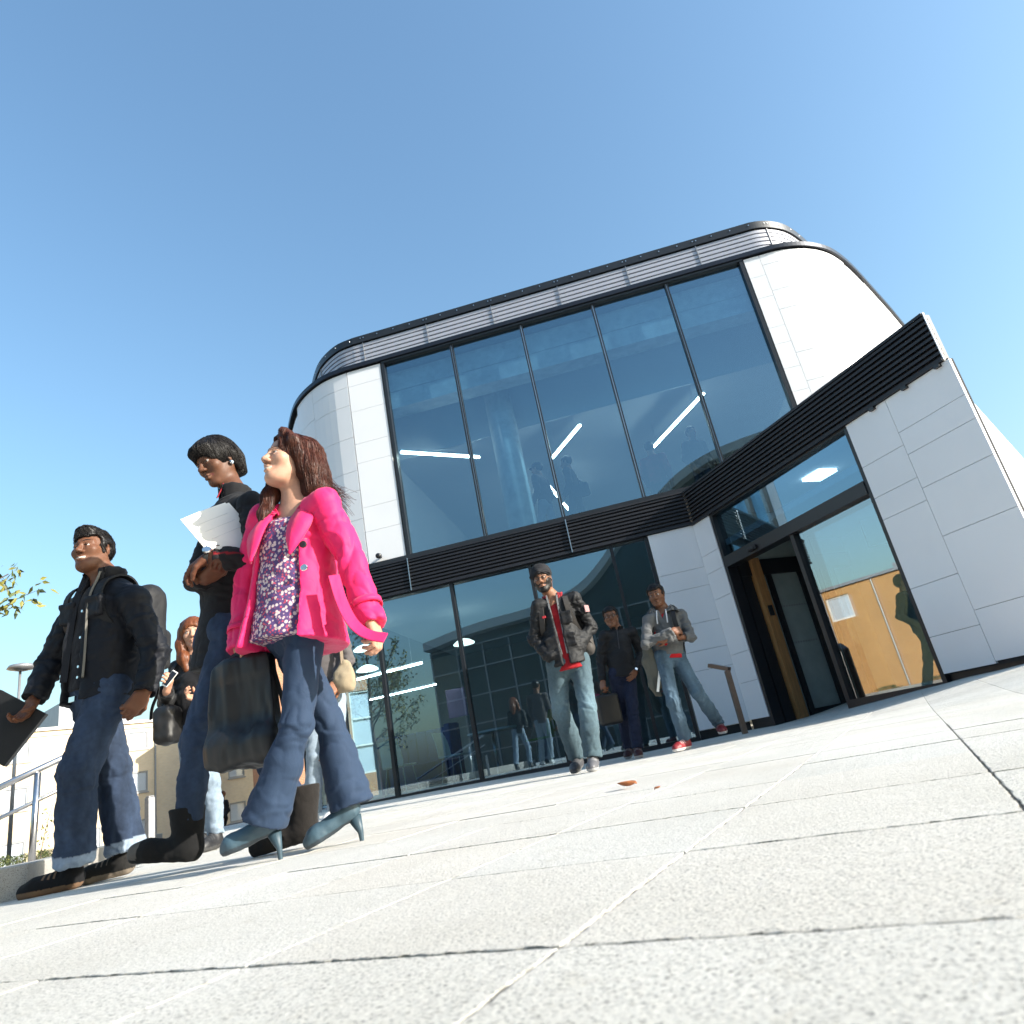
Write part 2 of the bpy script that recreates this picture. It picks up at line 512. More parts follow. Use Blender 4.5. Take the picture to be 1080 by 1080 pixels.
m = MB(); m.strip(to_xy(offs(PARs, 0.10)), to_xy(offs(PARs, -0.03)), 7.89, 8.03); m.build('parapet_rail', M['black'], bld)
mp = MB(); mb = MB()
pd = [0]
for a, b in zip(PARs[:-1], PARs[1:]): pd.append(pd[-1] + math.dist(a, b))
def par_pt(x):
    for i in range(len(pd) - 1):
        if x <= pd[i + 1]:
            q = (x - pd[i]) / (pd[i + 1] - pd[i] + 1e-9)
            a, b = np.array(PARs[i]), np.array(PARs[i + 1]); tt = (b - a) / np.linalg.norm(b - a)
            return a * (1 - q) + b * q, tt
    return np.array(PARs[-1]), np.array((1.0, 0))
x = 0.4
while x < pd[-1]:
    p, tt = par_pt(x)
    pw = C1 + dF * p[0] + nF * p[1]; tw = dF * tt[0] + nF * tt[1]; nw = np.cross(tw, UP)
    mp.obox(pw + nw * 0.008 + UP * 7.5, (tw, nw, UP), (0.006, 0.008, 0.385))
    for dx in (-0.03, 0.03, 0.3, 0.62, 0.94):
        p2, t2 = par_pt(min(x + dx + 0.0, pd[-1]))
        q = C1 + dF * p2[0] + nF * p2[1] + nw * 0.035 + UP * 7.97
        mb.obox(q, (tw, nw, UP), (0.009, 0.006, 0.009))
    x += 1.24
mp.build('parapet_post', M['galv'], bld, split=True)
mb.build('rail_bolts', M['steel'], bld)

# upper glazing
FRAME = M['black']
for i in range(5):
    a, b = S_M[i], S_M[i + 1]
    m = MB(); m.box(a + 0.022, b - 0.022, 0.06, 0.072, ZG0 + 0.03, ZG1 - 0.03, WF)
    w = m.build('window', M['glass'], bld)
for i, s in enumerate(S_M):
    m = MB()
    if i in (0, 5):
        m.box(s - 0.03 if i == 0 else s - 0.022, s + 0.022 if i == 0 else s + 0.035, -0.012, 0.11, ZG0, ZG1, WF)
    else:
        m.box(s - 0.026, s - 0.008, 0.0, 0.12, ZG0, ZG1, WF); m.box(s + 0.008, s + 0.026, 0.0, 0.12, ZG0, ZG1, WF)
        m.box(s - 0.008, s + 0.008, 0.03, 0.11, ZG0, ZG1, WF, 1)
    m.build('mullion', [FRAME, M['steel']], bld)
m = MB(); m.box(-4.31, 1.935, -0.02, 0.13, ZG1 - 0.03, 7.02, WF); m.build('window_head', FRAME, bld)
m = MB(); m.box(-5.0, 2.0, -0.03, 0.13, 3.395, ZG0 + 0.015, WF); m.build('window_sill', FRAME, bld)

# louvred dark bands
def louvre_band(fr, a0, a1, z0, z1, name, proud=-0.05):
    m = MB(); n = 9; h = (z1 - z0) / n
    for k in range(n):
        za = z0 + k * h
        # a sloping blade
        m.hexa([fr(a0, proud, za + h * .12), fr(a1, proud, za + h * .12), fr(a1, proud + .05, za + h * .30), fr(a0, proud + .05, za + h * .30),
                fr(a0, proud, za + h * .62), fr(a1, proud, za + h * .62), fr(a1, proud + .05, za + h * .86), fr(a0, proud + .05, za + h * .86)])
    m.box(a0, a1, proud + .052, proud + .10, z0, z1, fr)
    m.box(a0, a1, proud - .012, proud + .045, z1 - 0.012, z1 + 0.015, fr)
    m.box(a0, a1, proud - .012, proud + .045, z0 - 0.012, z0 + 0.012, fr)
    return m.build(name, M['louvre_dark'], bld)
louvre_band(WF, -5.7, -0.012, ZB0, ZB1 - 0.012, 'louvre_band')
louvre_band(WE, 0.035, 4.19, 2.86, 3.36, 'louvre_band')
m = MB(); m.box(4.192, 4.202, -0.048, -0.03, 2.855, 3.375, WE); m.build('band_end_cap', M['panel'], bld)
m = MB()
for s in (-4.3, -1.78, ): m.box(s - .006, s + .006, -0.075, -0.055, 2.87, 3.39, WF)
m.build('band_joint_strip', M['steel'], bld, split=True)
m = MB()
for v in (3.35, 3.75, 4.12): m.box(v - .03, v + .03, -0.07, -0.02, 2.815, 2.845, WE)
m.build('band_bracket', M['black'], bld, split=True)

# ground floor glazing
G_M = [-5.62, -4.94, -3.70, -2.46, -1.22, -0.70]
ZL0, ZL1 = 0.035, 2.86
for a, b in zip(G_M[:-1], G_M[1:]):
    m = MB(); m.box(a + .02, b - .02, 0.06, 0.072, ZL0, ZL1 - 0.02, WF); m.build('window', M['glass'], bld)
for i, s in enumerate(G_M):
    m = MB()
    m.box(s - 0.024, s + 0.024, 0.0, 0.12, -0.05, ZL1, WF); m.build('mullion', FRAME, bld)
m = MB(); m.box(-5.65, -0.68, -0.01, 0.13, ZL1 - 0.015, 2.879, WF); m.build('window_head', FRAME, bld)
m = MB(); m.box(-5.65, -0.68, -0.015, 0.14, -0.08, 0.03, WF); m.build('window_sill', FRAME, bld)
# left return of the ground floor, glazed too
def WLr(a, b, z): 
    p = np.array((math.sin(R(-24)), math.cos(R(-24)), 0)); q = np.array((p[1], -p[0], 0))
    return WF(-5.65, 0.02, 0) + p * a + q * b + UP * z
m = MB(); m.box(0.05, 7.0, 0.0, 0.012, 0.02, 2.86, WLr); m.build('window', M['glass'], bld)
m = MB()
for k in range(6): m.box(k * 1.4, k * 1.4 + .05, -0.03, 0.06, -0.05, 2.87, WLr)
m.build('mullion', FRAME, bld, split=True)
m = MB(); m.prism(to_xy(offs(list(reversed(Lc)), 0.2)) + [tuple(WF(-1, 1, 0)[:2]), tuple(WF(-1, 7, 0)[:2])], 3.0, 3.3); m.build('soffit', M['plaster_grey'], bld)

# white panels of the ground floor front and of the entrance wall
zf = [0.10, 0.85, 1.11, 1.48, 1.97, 2.23, 2.86]
flat_panels(WF, [(-0.665, 0.0, a, b) for a, b in zip(zf[:-1], zf[1:])], 'cladding', t0=-0.03)
ze = [0.11, 0.58, 0.96, 1.73, 2.10, 2.36, 2.845]
flat_panels(WE, [(0.033, 0.43, a, b) for a, b in zip(ze[:-1], ze[1:])], 'cladding', t0=-0.03)
z1_ = [0.19, 0.54, 1.02, 1.75, 1.99, 2.34, 2.845]
flat_panels(WE, [(2.975, 3.50, a, b) for a, b in zip(z1_[:-1], z1_[1:])], 'cladding', t0=-0.03)
z2_ = [0.21, 0.67, 1.38, 1.87, 2.23, 2.47, 2.845]
flat_panels(WE, [(3.50, 4.23, a, b) for a, b in zip(z2_[:-1], z2_[1:])], 'cladding', t0=-0.03)
m = MB(); m.box(-0.66, 0.0, 0.006, 0.08, 0.1, 2.87, WF); m.box(0.033, 0.43, 0.006, 0.08, 0.1, 2.87, WE)
m.box(2.98, 4.20, 0.006, 0.08, 0.18, 2.87, WE); m.build('cladding_backing', M['backing'], bld, split=True)
m = MB(); m.box(-0.66, 0.0, 0.03, 0.10, -0.1, 0.095, WF); m.box(0.035, 0.435, 0.0, 0.10, -0.1, 0.107, WE); m.box(2.98, 4.18, 0.03, 0.10, -0.1, 0.19, WE)
m.build('plinth', M['black'], bld, split=True)

# sunlit return of the entrance block, with a slightly folded plan
E_END = WE(4.23, -0.03, 0)
def ret(a, b, z):
    p = np.array((math.sin(R(41)), math.cos(R(41)), 0)); q = np.array((-p[1], p[0], 0))
    return E_END + p * a + q * b + UP * z
rz = [0.2, 0.67, 1.38, 1.87, 2.48]
flat_panels(ret, [(a0, a1, z0, z1) for (a0, a1) in ((0.10, 0.9), (0.9, 1.8), (1.8, 2.9), (2.9, 4.2), (4.2, 6.0)) for z0, z1 in zip(rz[:-1], rz[1:])], 'cladding', t0=0.0, thick=0.04)
m = MB(); m.box(0.3, 6.0, 0.045, 0.1, 0.1, 2.48, ret); m.build('cladding_backing', M['backing'], bld, split=True)
# flat roof of the entrance block, below the band's top
m = MB()
pl = [WE(0.05, 0.08, 0), WE(4.18, 0.08, 0), ret(0.2, 0.12, 0), ret(6.0, 0.12, 0), WF(3.6, 1.2, 0), WF(0.1, 0.2, 0)]
m.prism([tuple(p[:2]) for p in (pl[0], pl[1], pl[2])] + [tuple(ret(6.0, 0.12, 0)[:2]), tuple(WF(5.0, 3.2, 0)[:2]), tuple(WF(0.1, 0.15, 0)[:2])], 2.38, 2.46)
m.build('entrance_roof', M['roof_grey'], bld)

# entrance: posts, header, transom, fixed pane, sliding leaf drawn aside
V0, V1, VM = 0.455, 2.955, 1.72
m = MB(); m.box(V0 - 0.022, V0 + 0.03, -0.02, 0.14, -0.05, 2.855, WE); m.box(V1 - 0.03, V1 + 0.018, -0.02, 0.14, 0.0, 2.855, WE)
m.box(V0 + 0.03, V1 - 0.03, -0.035, 0.16, 2.07, 2.215, WE); m.box(V0 + 0.03, V1 - 0.03, -0.02, 0.14, 2.82, 2.855, WE)
m.box(VM - 0.03, VM + 0.03, 0.0, 0.12, -0.05, 2.07, WE); m.box(VM + .03, V1 - .03, 0.0, 0.12, -0.05, 0.125, WE)
m.build('entrance_frame', FRAME, bld)
m = MB(); m.box(V0 + .03, V1 - .03, 0.05, 0.062, 2.215, 2.82, WE); m.build('transom_window', M['glass'], bld)
m = MB(); m.box(VM + .03, V1 - .03, 0.05, 0.062, 0.125, 2.07, WE); m.build('side_window', M['glass_door'], bld)
sd = MB(); sd.box(VM + 0.04, V1 - 0.06, 0.165, 0.175, 0.10, 2.03, WE)
dr = sd.build('sliding_door', M['glass'], bld)
m = MB()
for a, b, c, d in ((VM + .02, VM + .06, 0.05, 2.06), (V1 - .08, V1 - .04, 0.05, 2.06), (VM + .06, V1 - .08, 0.05, 0.11), (VM + .06, V1 - .08, 2.02, 2.06)):
    m.box(a, b, 0.15, 0.19, c, d, WE)
m.build('door_frame', FRAME, dr)
m = MB(); m.box(1.0, 1.16, -0.075, -0.036, 2.10, 2.155, WE); m.box(1.02, 1.14, -0.088, -0.076, 2.108, 2.145, WE); m.build('door_sensor', M['black'], bld, bevel=0.006)
# lobby behind the door
m = MB(); m.box(0.40, 3.0, 0.2, 2.2, -0.06, -0.01, WE); m.build('lobby_floor', M['carpet'], bld)
m = MB(); m.box(0.40, 3.0, 0.17, 2.2, 2.84, 2.86, WE); m.build('lobby_ceiling', M['plaster'], bld)
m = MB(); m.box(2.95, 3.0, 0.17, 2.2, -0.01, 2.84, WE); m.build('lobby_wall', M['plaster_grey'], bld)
m = MB(); m.box(0.40, 0.44, 0.17, 2.2, -0.01, 2.84, WE); m.build('inner_door', mat('frosted_door', (.36, .42, .40), .35), bld)
m = MB()
for a, b in ((0.17, 0.33), (0.60, 0.68), (1.16, 1.25), (1.75, 1.83)): m.box(0.441, 0.475, a, b, -0.005, 1.92, WE)
m.box(0.441, 0.477, 0.17, 2.2, 1.921, 2.14, WE); m.box(0.441, 0.476, 0.681, 1.159, -0.005, 0.10, WE)
m.build('inner_door_frame', FRAME, bld)
m = MB(); m.box(0.43, 0.53, 0.36, 0.50, -0.008, 2.15, WE); m.build('door_post', M['oak'], bld)
m = MB(); m.box(0.532, 0.55, 0.39, 0.46, 1.34, 1.48, WE); m.build('card_reader', M['black'], bld, bevel=0.004)
m = MB()
for z in (0.95, 1.45):
    for k in range(10): m.box(0.4405, 0.444, 0.70 + k * 0.045, 0.722 + k * 0.045, z, z + .022, WE)
m.build('manifestation_dots', M['galv'], bld)
m = MB(); m.box(0.4, 3.0, 2.2, 2.25, -0.01, 2.84, WE); m.build('lobby_back_wall', M['plaster'], bld)
e = empty('ceiling_light', tuple(WE(1.75, .75, 2.83)), 'square lit panel light on the lobby ceiling above the door', 'ceiling light')
m = MB(); m.box(1.6, 1.9, .6, .9, 2.80, 2.838, WE); m.build('diffuser', emit_mat('lit_panel', (.95, 1.0, 1.0), 2.2), e)
# upper room
m = MB(); m.box(-5.0, 3.0, 0.14, 8.0, 3.30, 3.40, WF); m.build('upper_floor', M['carpet'], bld)
m = MB(); m.box(-5.0, 3.0, 1.3, 8.0, 6.0, 6.08, WF); m.build('upper_ceiling', M['plaster'], bld)
m = MB(); m.box(-5.0, 3.0, 1.26, 1.30, 5.72, 6.9, WF); m.build('bulkhead', M['plaster'], bld)
m = MB(); m.box(-4.9, 2.9, 0.25, 0.6, 6.20, 6.52, WF); m.box(-4.9, 2.9, 0.252, 0.6, 6.535, 6.91, WF); m.build('edge_beam', M['concrete'], bld, split=True)
m = MB(); m.box(-5.0, 3.0, 7.9, 8.0, 3.4, 6.0, WF); m.box(-4.98, -4.9, 0.14, 7.9, 3.4, 6.9, WF); m.box(2.9, 2.98, 0.3, 7.9, 3.4, 6.9, WF); m.build('upper_wall', M['plaster'], bld, split=True)
m = MB(); m.tube([WF(-2.55, 0.95, 3.4), WF(-2.55, 0.95, 6.9)], 0.24, 24); m.build('column', M['concrete'], bld, smooth=True)
m = MB(); m.box(-4.4, -1.0, 4.6, 4.7, 3.4, 4.9, WF); m.build('upper_partition', M['plaster'], bld)
# ground room
m = MB(); m.box(-5.6, -0.5, 0.14, 7.0, -0.05, 0.0, WF); m.build('lower_floor', M['carpet'], bld)
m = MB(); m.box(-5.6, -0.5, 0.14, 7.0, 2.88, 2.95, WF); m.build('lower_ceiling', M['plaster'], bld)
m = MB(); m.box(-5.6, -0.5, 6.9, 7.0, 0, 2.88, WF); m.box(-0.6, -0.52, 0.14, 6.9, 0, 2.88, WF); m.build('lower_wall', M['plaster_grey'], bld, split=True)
m = MB(); m.box(-4.75, -4.4, 2.5, 2.54, 1.1, 1.6, WF); m.build('notice_board', mat('notice_board_paint', (0.30, 0.22, 0.36), 0.6), bld)
# back volume closing the building
m = MB(); m.box(-8.5, 6.0, 8.05, 8.2, 0, 6.9, WF); m.build('rear_wall', M['render'], bld)

# ceiling lights
def light_tube(p, q, name, label, group, r=0.022):
    c = (np.array(p) + np.array(q)) / 2
    e = empty(name, tuple(c), label, 'ceiling light', group)
    m = MB(); m.tube([p, q], r, 8); m.build('tube', M['tube'], e)
    m = MB(); d = (np.array(q) - np.array(p)) / np.linalg.norm(np.array(q) - np.array(p)); sd_ = np.cross(d, UP)
    m.obox(c + UP * 0.035, (d, sd_, UP), (np.linalg.norm(np.array(q) - np.array(p)) / 2, 0.03, 0.012)); m.build('housing', M['steel'], e)
    m = MB()
    for k in (0.15, 0.85):
        x = np.array(p) * (1 - k) + np.array(q) * k
        m.tube([x + UP * 0.045, x + UP * 0.5], 0.003, 5)
    m.build('suspension_wire', M['steel'], e)
G1 = 'linear lights hung upstairs'
light_tube(WF(-4.36, .58, 5.52), WF(-3.18, 1.58, 5.52), 'ceiling_light', 'lit linear light behind the first upstairs pane, next to the left cladding', G1)
light_tube(WF(-1.9, 2.4, 5.5), WF(-1.23, 1.3, 5.5), 'ceiling_light', 'lit linear light above the upstairs man with the shoulder bag', G1)
light_tube(WF(0.0, 3.3, 5.5), WF(0.98, 1.32, 5.5), 'ceiling_light', 'lit linear light crossing the fourth upstairs mullion', G1)
light_tube(WF(-2.2, 3.8, 5.5), WF(-2.0, 5.6, 5.5), 'ceiling_light', 'lit linear light seen low between the two upstairs men', G1)
G2 = 'linear lights hung in the ground floor room'
light_tube(WF(-6.2, 2.0, 2.06), WF(-4.95, 2.0, 2.10), 'ceiling_light', 'higher of two lit linear lights over the blue sofa', G2, 0.018)
light_tube(WF(-6.0, 2.0, 1.66), WF(-4.75, 2.0, 1.68), 'ceiling_light', 'lower of two lit linear lights over the blue sofa', G2, 0.012)
for (s, t, z, lab) in ((-5.75, 1.4, 2.43, 'round pendant lamp highest behind the leftmost ground floor glass'), (-5.8, 1.55, 2.10, 'round pendant lamp hung just below the other near the tree reflection'), (-4.15, 2.05, 2.27, 'round pendant lamp above the cafe table')):
    e = empty('pendant_lamp', tuple(WF(s, t, z)), lab, 'pendant lamp', 'round pendant lamps in the ground floor room')
    m = MB(); m.tube([WF(s, t, z), WF(s, t, z + .02), WF(s, t, z + .07), WF(s, t, z + .1)], [.19, .19, .12, .03], 20); m.build('lamp_shade', M['pendant'], e, smooth=True)
    m = MB(); m.tube([WF(s, t, z + .1), WF(s, t, 2.88)], .005, 6); m.build('cord', M['black'], e)

# small spotlight on the upper cladding
e = empty('wall_spotlight', tuple(WF(-4.74, -0.03, 3.53)), 'small black round spotlight on the white cladding above the louvred band', 'wall light')
m = MB(); m.tube([WF(-4.74, 0.0, 3.53), WF(-4.74, -0.05, 3.53)], 0.018, 10); m.build('bracket', M['black'], e)
m = MB(); m.tube([WF(-4.74, -0.05, 3.53), WF(-4.74, -0.07, 3.53), WF(-4.74, -0.13, 3.52)], [.03, .042, .042], 14); m.build('lamp_head', M['black'], e, smooth=True)

# bent handrail by the door
e = empty('grab_rail', (2.105, 8.3, 0.0), 'bent flat bronze handrail post standing by the entrance door', 'handrail')
zb = float(gz(2.1, 8.3))
pb = np.array((2.105, 8.3, zb - 0.02)); pt_ = np.array((2.118, 8.3, 0.70)); pe = np.array((1.965, 8.42, 0.78))
m = MB(); m.obox((pb + pt_) / 2, (np.array((1, 0, 0)), np.array((0, 1, 0)), UP), (0.026, 0.045, (pt_[2] - pb[2]) / 2)); m.build('post', M['bronze'], e, bevel=0.003)
d = (pe - pt_); l = np.linalg.norm(d); d /= l; sdv = np.cross(d, UP); sdv /= np.linalg.norm(sdv); upv = np.cross(sdv, d)
m = MB(); m.obox((pe + pt_) / 2 + upv * 0.02 , (d, sdv, upv), (l / 2 + 0.02, 0.045, 0.022)); m.build('arm', M['bronze'], e, bevel=0.003)

# ------------------------------------------------------------------ furniture seen through the ground floor glass
M['white_plastic'] = mat('white_plastic', (0.7, 0.72, 0.72), 0.4)
M['blue_fabric'] = mat('blue_upholstery', (0.03, 0.07, 0.22), 0.8, 0, 0.1, 30)
M['green_fabric'] = mat('green_upholstery', (0.16, 0.32, 0.06), 0.8, 0, 0.1, 30)
def chair(s, t, rz, shell, label, group):
    o = WF(s, t, 0); e = empty('cafe_chair', tuple(o), label, 'chair', group)
    c, sn = math.cos(rz), math.sin(rz)
    def fr(x, y, z): return o + np.array((x * c - y * sn, x * sn + y * c, z))
    m = MB(); m.prism([(-.2, -.2), (.2, -.2), (.21, .0), (.2, .2), (-.2, .2), (-.21, 0)], .43, .46, fr=fr); m.build('seat', shell, e, bevel=.01)
    m = MB()
    prev = None
    for k in range(7):
        z = .46 + k * .065; y = .19 + .03 * (k / 6) ** 2 * 3; w = .2 - .03 * (k / 6) ** 2
        cur = [(-w, y, z), (-w * .5, y + .035, z), (w * .5, y + .035, z), (w, y, z)]
        if prev:
            for a in range(3):
                m.hexa([fr(*prev[a]), fr(*prev[a + 1]), fr(prev[a + 1][0], prev[a + 1][1] + .012, prev[a + 1][2]), fr(prev[a][0], prev[a][1] + .012, prev[a][2]),
                        fr(*cur[a]), fr(*cur[a + 1]), fr(cur[a + 1][0], cur[a + 1][1] + .012, cur[a + 1][2]), fr(cur[a][0], cur[a][1] + .012, cur[a][2])])
        prev = cur
    m.build('backrest', shell, e)
    for sx in (-1, 1):
        for sy in (-1, 1):
            m = MB(); m.tube([fr(sx * .15, sy * .15, .43), fr(sx * .2, sy * .2, 0.0)], .009, 8); m.build('leg', M['steel'], e)
GC = 'chairs in the ground floor room'
chair(-5.35, 1.35, 2.8, M['white_plastic'], 'white shell chair in front of the blue sofa', GC)
chair(-4.45, 1.5, 1.2, M['white_plastic'], 'white shell chair drawn up left of the cafe table', GC)
chair(-3.05, 1.7, -1.9, M['green_fabric'], 'green shell chair behind the turbaned man', GC)
def cafe_table(s, t, label):
    o = WF(s, t, 0); e = empty('cafe_table', tuple(o), label, 'table', 'tables in the ground floor room')
    m = MB(); m.tube([o + UP * .70, o + UP * .73], .42, 28); m.build('tabletop', M['white_plastic'], e, smooth=False)
    m = MB(); m.tube([o + UP * .02, o + UP * .70], .025, 12); m.build('stem', M['steel'], e, smooth=True)
    m = MB(); m.tube([o + UP * 0.0, o + UP * .015, o + UP * .03], [.24, .24, .05], 24); m.build('foot_plate', M['steel'], e)
cafe_table(-3.85, 1.8, 'round white cafe table between the white and green chairs')
e = empty('curved_sofa', tuple(WF(-5.55, 2.3, 0)), 'high backed curved blue sofa beyond the leftmost glass', 'sofa')
m = MB(); n = 14
arc = [(-5.3 + .75 * math.cos(a), 2.3 + .6 * math.sin(a)) for a in np.linspace(-0.5, 3.4, n)]
arc2 = [(-5.3 + .62 * math.cos(a), 2.3 + .48 * math.sin(a)) for a in np.linspace(-0.5, 3.4, n)]
m.strip(to_xy(arc2), to_xy(arc), 0.05, 1.0); m.build('backrest', M['blue_fabric'], e, bevel=.02)
m = MB(); m.prism(to_xy([(-5.3 + .6 * math.cos(a), 2.3 + .46 * math.sin(a)) for a in np.linspace(0, 2 * math.pi, 22)[:-1]]), .1, .44); m.build('seat', M['blue_fabric'], e, bevel=.02)
# ------------------------------------------------------------------ brick block beyond the plaza, and its wing to the left
GZ = -0.66
def house_frame(o, az):
    p = np.array((math.sin(R(az)), math.cos(R(az)), 0)); q = np.array((-p[1], p[0], 0))   # q = away from us
    o = np.array(o, float)
    return lambda a, b, z: o + p * a + q * b + UP * z

hb = empty('brick_building', (-21, 36.4, GZ), 'long sunlit buff brick block with rows of small square windows beyond the railing', 'building')
HF = house_frame((-30.2, 24.9, 0), 38.7)
def wall_with_openings(fr, a0, a1, z0, z1, holes, depth, mm):
    """wall cut on a grid so that every opening is a real hole"""
    xs = sorted({a0, a1, *[h[0] for h in holes], *[h[1] for h in holes]}); zs = sorted({z0, z1, *[h[2] for h in holes], *[h[3] for h in holes]})
    for x0, x1 in zip(xs[:-1], xs[1:]):
        run = None
        for zz0, zz1 in zip(zs[:-1], zs[1:]):
            cx, cz = (x0 + x1) / 2, (zz0 + zz1) / 2
            solid = not any(h[0] < cx < h[1] and h[2] < cz < h[3] for h in holes)
            if solid:
                run = (run[0], zz1) if run else (zz0, zz1)
            elif run:
                mm.box(x0, x1, 0, depth, run[0], run[1], fr); run = None
        if run: mm.box(x0, x1, 0, depth, run[0], run[1], fr)
holes = []
rowz = [(-0.05, 0.95), (2.25, 3.25), (4.35, 5.25)]
a = 1.2; cols = []
while a < 46:
    cols += [a, a + 2.1]; a += 5.2
for c in cols:
    for z0, z1 in rowz: holes.append((c, c + 0.95, z0, z1))
m = MB(); wall_with_openings(HF, 0, 48, GZ - .1, 5.65, holes, 0.35, m); m.build('wall', M['brick'], hb)
m = MB(); m.box(0, 48, 0.4, 12, GZ, 5.6, HF); m.build('wall_core', M['render'], hb)
m = MB(); m.box(-.1, 48.1, -0.12, 12, 5.66, 5.80, HF); m.box(-.1, 48.1, -0.06, 0.2, 5.42, 5.48, HF); m.build('roof', M['render'], hb)
m = MB(); m.box(11, 14.5, 1.6, 6, 5.81, 7.2, HF); m.build('plant_room', M['roof_grey'], hb)
fw = MB(); 
for (x0, x1, z0, z1) in holes:
    f = MB(); w = .07
    f.box(x0, x0 + w, .02, .10, z0, z1, HF); f.box(x1 - w, x1, .02, .10, z0, z1, HF); f.box(x0 + w, x1 - w, .02, .10, z0, z0 + w, HF); f.box(x0 + w, x1 - w, .02, .10, z1 - w, z1, HF)
    f.box(x0 - .04, x1 + .04, -0.05, .018, z0 - .07, z0 - .005, HF)
    wo = f.build('window', M['frame_grey'], hb)
    p = MB(); p.box(x0 + w, x1 - w, .05, .06, z0 + w, z1 - w, HF); p.build('pane', M['glass_dark'], wo)
    b = MB(); b.box(x0 + w, x1 - w, .07, .08, z0 + w, z1 - w, HF); b.build('blind', M['blind'], wo)
m = MB()
for a in (4.6, 15.0, 25.4, 35.8): m.tube([HF(a, -.06, GZ), HF(a, -.06, 5.5)], .045, 8)
m.build('drainpipe', M['galv'], hb, split=True)

wb = empty('brick_wing', (-32, 15, GZ), 'blank orange brick wing with white corner window, mirrored in the entrance glass', 'building')
WF2 = lambda x, y, z: (-31 - y, 8 + x, z)      # x runs north along the wall, y goes west behind it
m = MB(); wall_with_openings(WF2, -6, 13.2, GZ - .1, 6.25, [(11.3, 12.7, 4.4, 5.8)], .35, m); m.box(13.0, 13.2, .36, 9, GZ, 6.25, WF2); m.box(-6, 13, 8.6, 9, GZ, 6.2, WF2); m.build('wall', M['brick_mirrored'], wb)
m = MB(); m.box(-6.1, 13.3, -.15, 9.1, 6.26, 6.42, WF2); m.box(2, 9, 2, 6, 6.43, 7.0, WF2); m.build('roof', M['roof_grey'], wb)
z0, z1, y0, y1 = 4.4, 5.8, 11.3, 12.7
f = MB(); f.box(y0, y1, .1, .16, z0, z0 + .1, WF2); f.box(y0, y1, .1, .16, z1 - .1, z1, WF2); f.box(y0, y0 + .1, .1, .16, z0 + .1, z1 - .1, WF2); f.box(y1 - .1, y1, .1, .16, z0 + .1, z1 - .1, WF2)
wo = f.build('window', M['render'], wb)
p = MB(); p.box(y0 + .1, y1 - .1, .12, .13, z0 + .1, z1 - .1, WF2); p.build('pane', M['glass_dark'], wo)
p = MB(); p.box(y0 + .1, y1 - .1, .15, .16, z0 + .1, z1 - .1, WF2); p.build('blind', M['blind'], wo)
m = MB(); m.tube([WF2(9.8, -.1, GZ), WF2(9.8, -.1, 6.2)], .06, 8); m.tube([WF2(12.8, -.1, GZ), WF2(12.8, -.1, 6.2)], .06, 8); m.build('drainpipe', M['galv'], wb, split=True)

# orange end block beyond the glass building's left side
ob = empty('orange_block', (-12.5, 38, GZ), 'small orange brick block with a white framed window, behind the legs of the pink coat', 'building')
OF = house_frame((-13.6, 33.0, 0), 62)
m = MB(); wall_with_openings(OF, 0, 9, GZ, 7.2, [(4.2, 5.4, 1.0, 5.0)], .3, m); m.box(0, .3, .31, 6, GZ, 7.2, OF); m.build('wall', M['brick_red'], ob)
m = MB(); m.box(-.1, 9.1, -.1, 6, 7.21, 7.4, OF); m.build('roof', M['render'], ob)
f = MB()
for z in (1.0, 2.3, 3.6, 4.92): f.box(4.2, 5.4, .08, .14, z, z + .08, OF)
f.box(4.2, 4.28, .08, .14, 1.08, 4.92, OF); f.box(5.32, 5.4, .08, .14, 1.08, 4.92, OF); wo = f.build('window', M['render'], ob)
p = MB(); p.box(4.28, 5.32, .1, .11, 1.08, 4.92, OF); p.build('pane', M['glass_dark'], wo)
p = MB(); p.box(4.28, 5.32, .24, .25, 1.08, 4.92, OF); p.build('blind', M['blind'], wo)

# pavilion with the swooping roof behind the camera (mirrored in the glazed front)
pv = empty('curved_roof_building', (0, -18, 0), 'dark glazed building with a swooping pale roof edge, mirrored in the glass front', 'building')
prof = chaikin([(-13, 6.9), (-10, 7.3), (-6.5, 7.3), (-4.2, 7.7), (-2.6, 8.8), (-1.6, 9.9), (0.4, 11.0), (2.4, 12.3), (5, 12.9), (9, 12.9), (13, 12.6), (16, 11.5)], 2)
m = MB()
for (x0, z0), (x1, z1) in zip(prof[:-1], prof[1:]):
    m.hexa([(x0, -13.6, z0 - .45), (x1, -13.6, z1 - .45), (x1, -24, z1 - .45), (x0, -24, z0 - .45), (x0, -13.6, z0), (x1, -13.6, z1), (x1, -24, z1), (x0, -24, z0)])
m.build('roof', mat('pale_roof_edge', (0.5, 0.52, 0.5), .5), pv)
m = MB()
for (x0, z0), (x1, z1) in zip(prof[:-1], prof[1:]):
    m.hexa([(x0, -14.4, GZ), (x1, -14.4, GZ), (x1, -23, GZ), (x0, -23, GZ), (x0, -14.4, z0 - .46), (x1, -14.4, z1 - .46), (x1, -23, z1 - .46), (x0, -23, z0 - .46)])
m.build('wall', mat('dark_green_glazing', (0.02, 0.035, 0.035), .25, 0, .1, .5), pv)
m = MB()
for k in range(20): m.box(-13 + k * 1.5, -12.92 + k * 1.5, -14.36, -14.30, GZ, 6.3)
for z in (0.9, 2.3, 3.7, 5.1, 6.3): m.box(-13, 16, -14.355, -14.28, z, z + .07)
m.build('mullion', M['galv'], pv)

